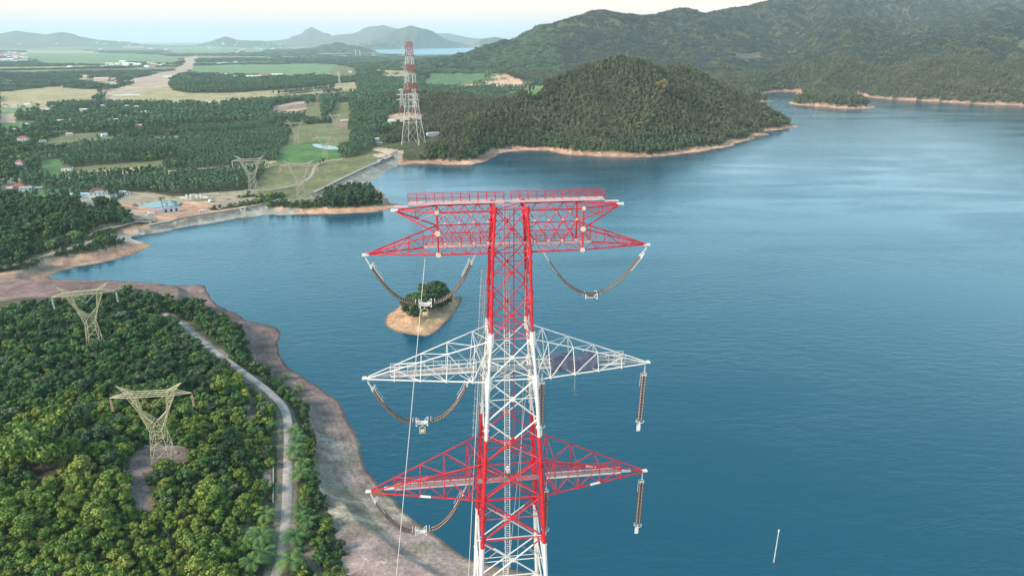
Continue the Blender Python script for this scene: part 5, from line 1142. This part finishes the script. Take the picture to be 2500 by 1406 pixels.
# ------------------------------------------------------------------ houses
HC = {'red': (.36, .09, .06), 'brown': (.14, .07, .055), 'tan': (.50, .38, .27), 'grey': (.30, .31, .33), 'white': (.78, .77, .74), 'blue': (.18, .25, .38), 'yellow': (.72, .60, .36)}
HM = {k: mat(k + ' plaster or roof', v, .8, noise=.15, nscale=.8) for k, v in HC.items()}
GL = mat('dark window glass', (.03, .035, .04), .15)
def house(p, wd, dp, h_, roof, wall, yaw, label, group=None, detail=False, sink=.4):
    o = empty('house', p, yaw); tag(o, label, 'house', group); mb = MB(); mb.box((0, 0, h_ / 2 - sink), (wd, dp, h_ + 2 * sink), 0)
    mb.build('wall', HM[wall], o); rm = MB(); e = .5; zr = h_ + (dp * .28 if roof in ('red', 'brown', 'tan') else dp * .12)
    hip = wd * .5 - (dp * .4 if roof in ('red', 'brown') else 0)
    V = [(-wd / 2 - e, -dp / 2 - e, h_ - .1), (wd / 2 + e, -dp / 2 - e, h_ - .1), (wd / 2 + e, dp / 2 + e, h_ - .1), (-wd / 2 - e, dp / 2 + e, h_ - .1), (-hip, 0, zr), (hip, 0, zr)]
    rm.add(V, [(0, 1, 5, 4), (1, 2, 5), (2, 3, 4, 5), (3, 0, 4), (3, 2, 1, 0)]); rm.build('roof', HM[roof], o)
    if detail or wd < 22:
        n_ = max(2, int(wd / 3.2)); fl = 2 if h_ > 6 else 1
        for f in range(fl):
            for i in range(n_):
                x_ = -wd / 2 + wd * (i + .5) / n_; z_ = 1.5 + f * h_ / 2
                if i == n_ // 2 and f == 0: mb = MB(); mb.box((x_, -dp / 2 - .02, 1.05), (1.1, .12, 2.1)); mb.build('door', HM['brown'], o); continue
                mb = MB(); mb.box((x_, -dp / 2 - .02, z_), (1.2, .12, 1.2)); mb.build('window', GL, o)
        if detail:
            for f in range(fl):
                for y_ in (-dp / 4, dp / 4): mb = MB(); mb.box((wd / 2 + .02, y_, 1.6 + f * h_ / 2), (.12, 1.4, 1.4)); mb.build('window', GL, o)
                mb = MB(); mb.box((wd * .15, -dp / 2 - .7, .1 + (f + .5) * h_ / 2 + h_ / 4), (wd * .5, 1.3, .16)); mb.box((wd * .15, -dp / 2 - 1.3, .6 + (f + .5) * h_ / 2 + h_ / 4), (wd * .5, .08, .9)); mb.build('balcony', HM['white'], o)
    return o
SPL = {0: 'white two storey villa with a brown hipped roof above the lakeside woods', 1: 'small yellow annex house right below the white villa', 2: 'small white outbuilding with a grey roof right of the villa', 3: 'small white hut at the left end of the dusty yard', 4: 'small white shed with a grey roof in the dusty yard', 5: 'large red roofed house among the trees at the left edge', 6: 'small red roofed white house beside a square paddy', 7: 'brown roofed cottage below the domed grove', 8: 'red roofed farmhouse near the lower paddies', 9: 'grey roofed farmhouse beside the red roofed one',
       27: 'small white shed low among the valley groves', 39: 'long white factory hall in the middle of the plain', 40: 'red roofed factory hall in the middle of the plain', 41: 'white factory hall at the right end of the factory row', 42: 'tan concrete tower block beside the construction road', 43: 'long tan depot beside the construction road', 44: 'large white hall beside the far rice field'}
for i, (h_, p_) in enumerate(zip(HOUSES, HW)):
    r_ = 'in the village left of the plantations' if h_[0] < 420 and h_[1] < 360 else ('in the lowland groves' if h_[1] > 200 else 'on the far plain')
    lab = SPL.get(i) or '%s walled house with a %s roof %s' % (h_[6], h_[5], r_)
    house(p_, *h_[2:8], lab, None if i in SPL else '%s houses with %s roofs %s' % (h_[6], h_[5], r_), detail=(i == 0))
for i, p_ in enumerate(TW):
    d_ = math.hypot(p_[0], p_[1]); s_ = min(d_ / 1100, 5.5); k = random.choice(['white', 'white', 'tan', 'red']); house(p_, random.uniform(7, 12) * s_ * .8, 7 * s_ * .7, 4 * s_ ** .5, k if k != 'red' else 'red', 'white', random.uniform(0, .6), 'tiny pale building in the distant towns of the plain', 'tiny buildings of the distant towns')
# yellow gate house on the dam, entrance walls, sheds, vehicles
X_, Y_, Z_ = onland(593, 512); g_ = empty('gate_house', (X_, Y_, max(Z_, 4.2)), .25); mb = MB(); mb.box((0, 0, .6), (5.2, 4, 3.2)); mb.box((0, 0, -2.5), (2.6, 2.6, 4)); mb.build('wall', HM['yellow'], g_); mb = MB(); mb.box((0, 0, 2.35), (6.2, 5, .35)); mb.build('roof', HM['tan'], g_); mb = MB(); mb.box((0, -2.03, .9), (1.6, .1, 1.3)); mb.build('window', GL, g_)
tag(g_, 'small yellow sluice house on the water side of the dam', 'gatehouse')
X_, Y_, Z_ = onland(418, 516); g_ = empty('entrance_building', (X_, Y_, Z_), .55); mb = MB(); mb.box((0, 0, 1.6), (15, 4.5, 3.4)); mb.box((-11, -2, 1.2), (8, 3.6, 2.6)); mb.build('wall', mat('pale blue plaster', (.62, .68, .78), .7), g_)
mb = MB(); mb.box((0, 0, 3.5), (15.6, 5.2, .35)); mb.box((-11, -2, 2.7), (8.6, 4.2, .3)); mb.build('roof', mat('faded purple roof', (.34, .27, .36), .8), g_)
for x_ in (-4.5, 0, 4.5): mb = MB(); mb.box((x_, -2.28, 1.5), (1.8, .12, 2.6)); mb.build('door', GL, g_)
tag(g_, 'pale blue entrance building with three dark doorways behind the dam', 'building')
X_, Y_, Z_ = onland(190, 483); g_ = empty('long_shed', (X_, Y_, Z_), .2); mb = MB(); mb.box((0, 0, 1.6), (38, 12, 3.6)); mb.build('wall', HM['white'], g_); mb = MB(); mb.add([(-19.5, -6.5, 3.4), (19.5, -6.5, 3.4), (19.5, 6.5, 3.4), (-19.5, 6.5, 3.4), (-19.5, 0, 5.0), (19.5, 0, 5.0)], [(0, 1, 5, 4), (2, 3, 4, 5), (1, 2, 5), (3, 0, 4), (3, 2, 1, 0)]); mb.build('roof', mat('pale blue metal roof', (.40, .56, .66), .45, .2), g_); tag(g_, 'long shed with a pale blue metal roof left of the white villa', 'shed')
X_, Y_, Z_ = onland(473, 484); g_ = empty('gateway', (X_, Y_, Z_), .1); mb = MB()
for x_ in (-7, -3, 3, 7): mb.box((x_, 0, 1.8), (1.1, 1.1, 4.6))
mb.box((0, 0, 3.9), (7.2, .6, .5)); mb.build('pillars', HM['white'], g_); mb = MB(); mb.box((-11, 0, .7), (7, .4, 1.6)); mb.box((11, 0, .7), (7, .4, 1.6)); mb.build('side_wall', HM['white'], g_); tag(g_, 'white pillared gateway beside the dusty road', 'gateway')
def car(a, b_, label, col, yaw, van=False, s=1.):
    X_, Y_, Z_ = onland(a, b_); o = empty('parked_car', (X_, Y_, Z_ + .05), yaw); o.scale = (s,) * 3; tag(o, label, 'car'); pm_ = mat('car paint ' + label[:9], col, .3); hh = 1.9 if van else 1.45; mb = MB()
    pr = [(-2.2, .35), (-2.2, .95), (-1.35 if not van else -2.1, 1.0 if not van else 1.8), (-.9 if not van else -2.0, hh), (.7, hh), (1.35, .98), (2.2, .85), (2.25, .35)]; V = [(x_, -.85, z_) for x_, z_ in pr] + [(x_, .85, z_) for x_, z_ in pr]; n_ = len(pr)
    mb.add(V, [tuple(range(n_)), tuple(range(2 * n_ - 1, n_ - 1, -1))] + [(i, n_ + i, n_ + (i + 1) % n_, (i + 1) % n_) for i in range(n_)]); mb.build('body', pm_, o)
    for y_ in (-.87, .87): mb = MB(); mb.box((-.1, y_, hh - .33), (1.7, .04, .36)); mb.build('window', GL, o)
    for x_ in (-1.35, 1.35):
        for y_ in (-.8, .8): mb = MB(); mb.tube((x_, y_ - .1, .34), (x_, y_ + .1, .34), .34, 0, 12); mb.build('wheel', GL, o)
car(494, 517, 'white car parked behind the dam wall', (.8, .8, .8), .3, s=1.3); car(516, 493, 'small white van by the yard behind the dam', (.78, .78, .76), 1.2, True, 1.3); car(368, 526, 'white van beside the entrance building', (.75, .76, .78), .5, True, 1.2)
# low parapets on the dam crests, fence posts by the track, drain walls by the lane
concm = mat("grey concrete wall", (.34, .33, .30), .9, noise=.2, nscale=.8)
def wallrun(P, h_, th, name, label, cat, m=concm, off=0., posts=0.):
    P = np.array(P); L = np.r_[0, np.cumsum(np.hypot(*np.diff(P, axis=0).T))]; n_ = max(int(L[-1] / 3), 2); t_ = np.linspace(0, L[-1], n_); x_, y_ = np.interp(t_, L, P[:, 0]), np.interp(t_, L, P[:, 1]); gx_, gy_ = np.gradient(x_), np.gradient(y_); l_ = np.hypot(gx_, gy_); x_ = x_ - gy_ / l_ * off; y_ = y_ + gx_ / l_ * off; z_ = height(x_, y_); mb = MB()
    if posts:
        o = empty(name, (x_[0], y_[0], z_[0])); k_ = max(int(L[-1] / posts), 2)
        for i in np.linspace(0, n_ - 1, k_).astype(int): b__ = MB(); b__.box((x_[i] - x_[0], y_[i] - y_[0], z_[i] - z_[0] + h_ / 2), (.3, .3, h_ + .3)); b__.build('post', m, o)
        for f in (.35, .8):
            mb = MB(); mb.path([(a - x_[0], b__ - y_[0], c - z_[0] + h_ * f) for a, b__, c in zip(x_, y_, z_)], .04, 0, 4); mb.build('rail', m, o)
    else:
        V = []; 
        for i in range(n_):
            nx__, ny__ = -gy_[i] / l_[i] * th / 2, gx_[i] / l_[i] * th / 2; V += [(x_[i] + nx__, y_[i] + ny__, z_[i] - .8), (x_[i] + nx__, y_[i] + ny__, z_[i] + h_), (x_[i] - nx__, y_[i] - ny__, z_[i] + h_), (x_[i] - nx__, y_[i] - ny__, z_[i] - .8)]
        Fq = [(i * 4 + j, i * 4 + 4 + j, i * 4 + 4 + (j + 1) % 4, i * 4 + (j + 1) % 4) for i in range(n_ - 1) for j in range(3)] + [(0, 1, 2, 3), (n_ * 4 - 1, n_ * 4 - 2, n_ * 4 - 3, n_ * 4 - 4)]
        mb.add(V, Fq); o = mb.build(name, m)
    return tag(o, label, cat)
wallrun(ROADW['crest'][0], 1.0, .5, 'parapet_wall', 'low concrete parapet along the near dam crest', 'wall', off=-2.6); wallrun(ROADW['crest2'][0], 1.0, .5, 'parapet_wall', 'low concrete parapet along the far dam crest', 'wall', off=-3.1)
wallrun(ROADW['track'][0], 1.3, .2, 'track_fence', 'pale post fence along the dusty track under the pines', 'fence', HM['tan'], off=3.2, posts=6.5); wallrun(ROADW['track2'][0], 1.3, .2, 'track_fence', 'pale post fence along the upper track beside the pine wood', 'fence', HM['tan'], off=3.2, posts=6.5)
wallrun([onland(668, 1120)[:2], onland(667, 1230)[:2]], .7, .35, 'drain_wall', 'narrow concrete drain wall left of the pale road', 'wall'); wallrun([onland(306, 1140)[:2], onland(305, 1165)[:2], onland(309, 1205)[:2]], 1.6, .4, 'retaining_wall', 'short dark retaining wall beside the bare pad', 'wall', mat('dark stone', (.10, .09, .08), .9))
wallrun([onland(*q_)[:2] for q_ in ((330, 1090), (455, 1092))], .5, .3, 'pad_kerb', 'low kerb behind the nearer cream pylon on its bare pad', 'wall')
# water level staff and lamp posts
X_, Y_ = gz(1889, 1372, 0); o = empty('marker_pole', (X_, Y_, 0)); mb = MB(); mb.tube((0, 0, -2), (0, 0, 12.2), .16, 0, 10, .13); mb.build('pole', WHT, o); mb = MB(); mb.tube((0, 0, 12.2), (0, 0, 12.9), .3, 0, 10, .26); mb.build('cap', WHT, o); tag(o, 'lone white marker pole standing in the lake at the lower right', 'pole')
for a, b_, h_, lab in ((246, 466, 22, 'tall thin grey mast behind the white villa'), (309, 466, 16, 'lattice mast standing behind the dusty yard'), (1044, 292, 0, '')):
    if not lab: continue
    X_, Y_, Z_ = onland(a, b_); o = empty('mast', (X_, Y_, Z_)); mb = MB(); mb.tube((0, 0, -.5), (0, 0, h_), .28, 0, 6, .16); mb.build('pole', GALV, o); mb = MB(); mb.box((0, 0, h_ - 1.2), (2.6, .2, .2)); mb.box((0, 0, h_ - .2), (1.6, .2, .2)); mb.build('bracket', GALV, o); tag(o, lab, 'mast')
# ------------------------------------------------------------------ air
hm = bpy.data.materials.new("air"); hm.use_nodes = True; t = hm.node_tree; t.nodes.clear()
vo = t.nodes.new('ShaderNodeVolumePrincipled'); ou = t.nodes.new('ShaderNodeOutputMaterial'); t.links.new(vo.outputs[0], ou.inputs['Volume'])
vo.inputs['Color'].default_value = (.72, .86, .97, 1); vo.inputs['Density'].default_value = 5e-5; vo.inputs['Anisotropy'].default_value = .0
hb = MB(); hb.box((0, 21000, 400), (90000, 46000, 820)); ho = hb.build("haze", hm); tag(ho, kind='stuff')
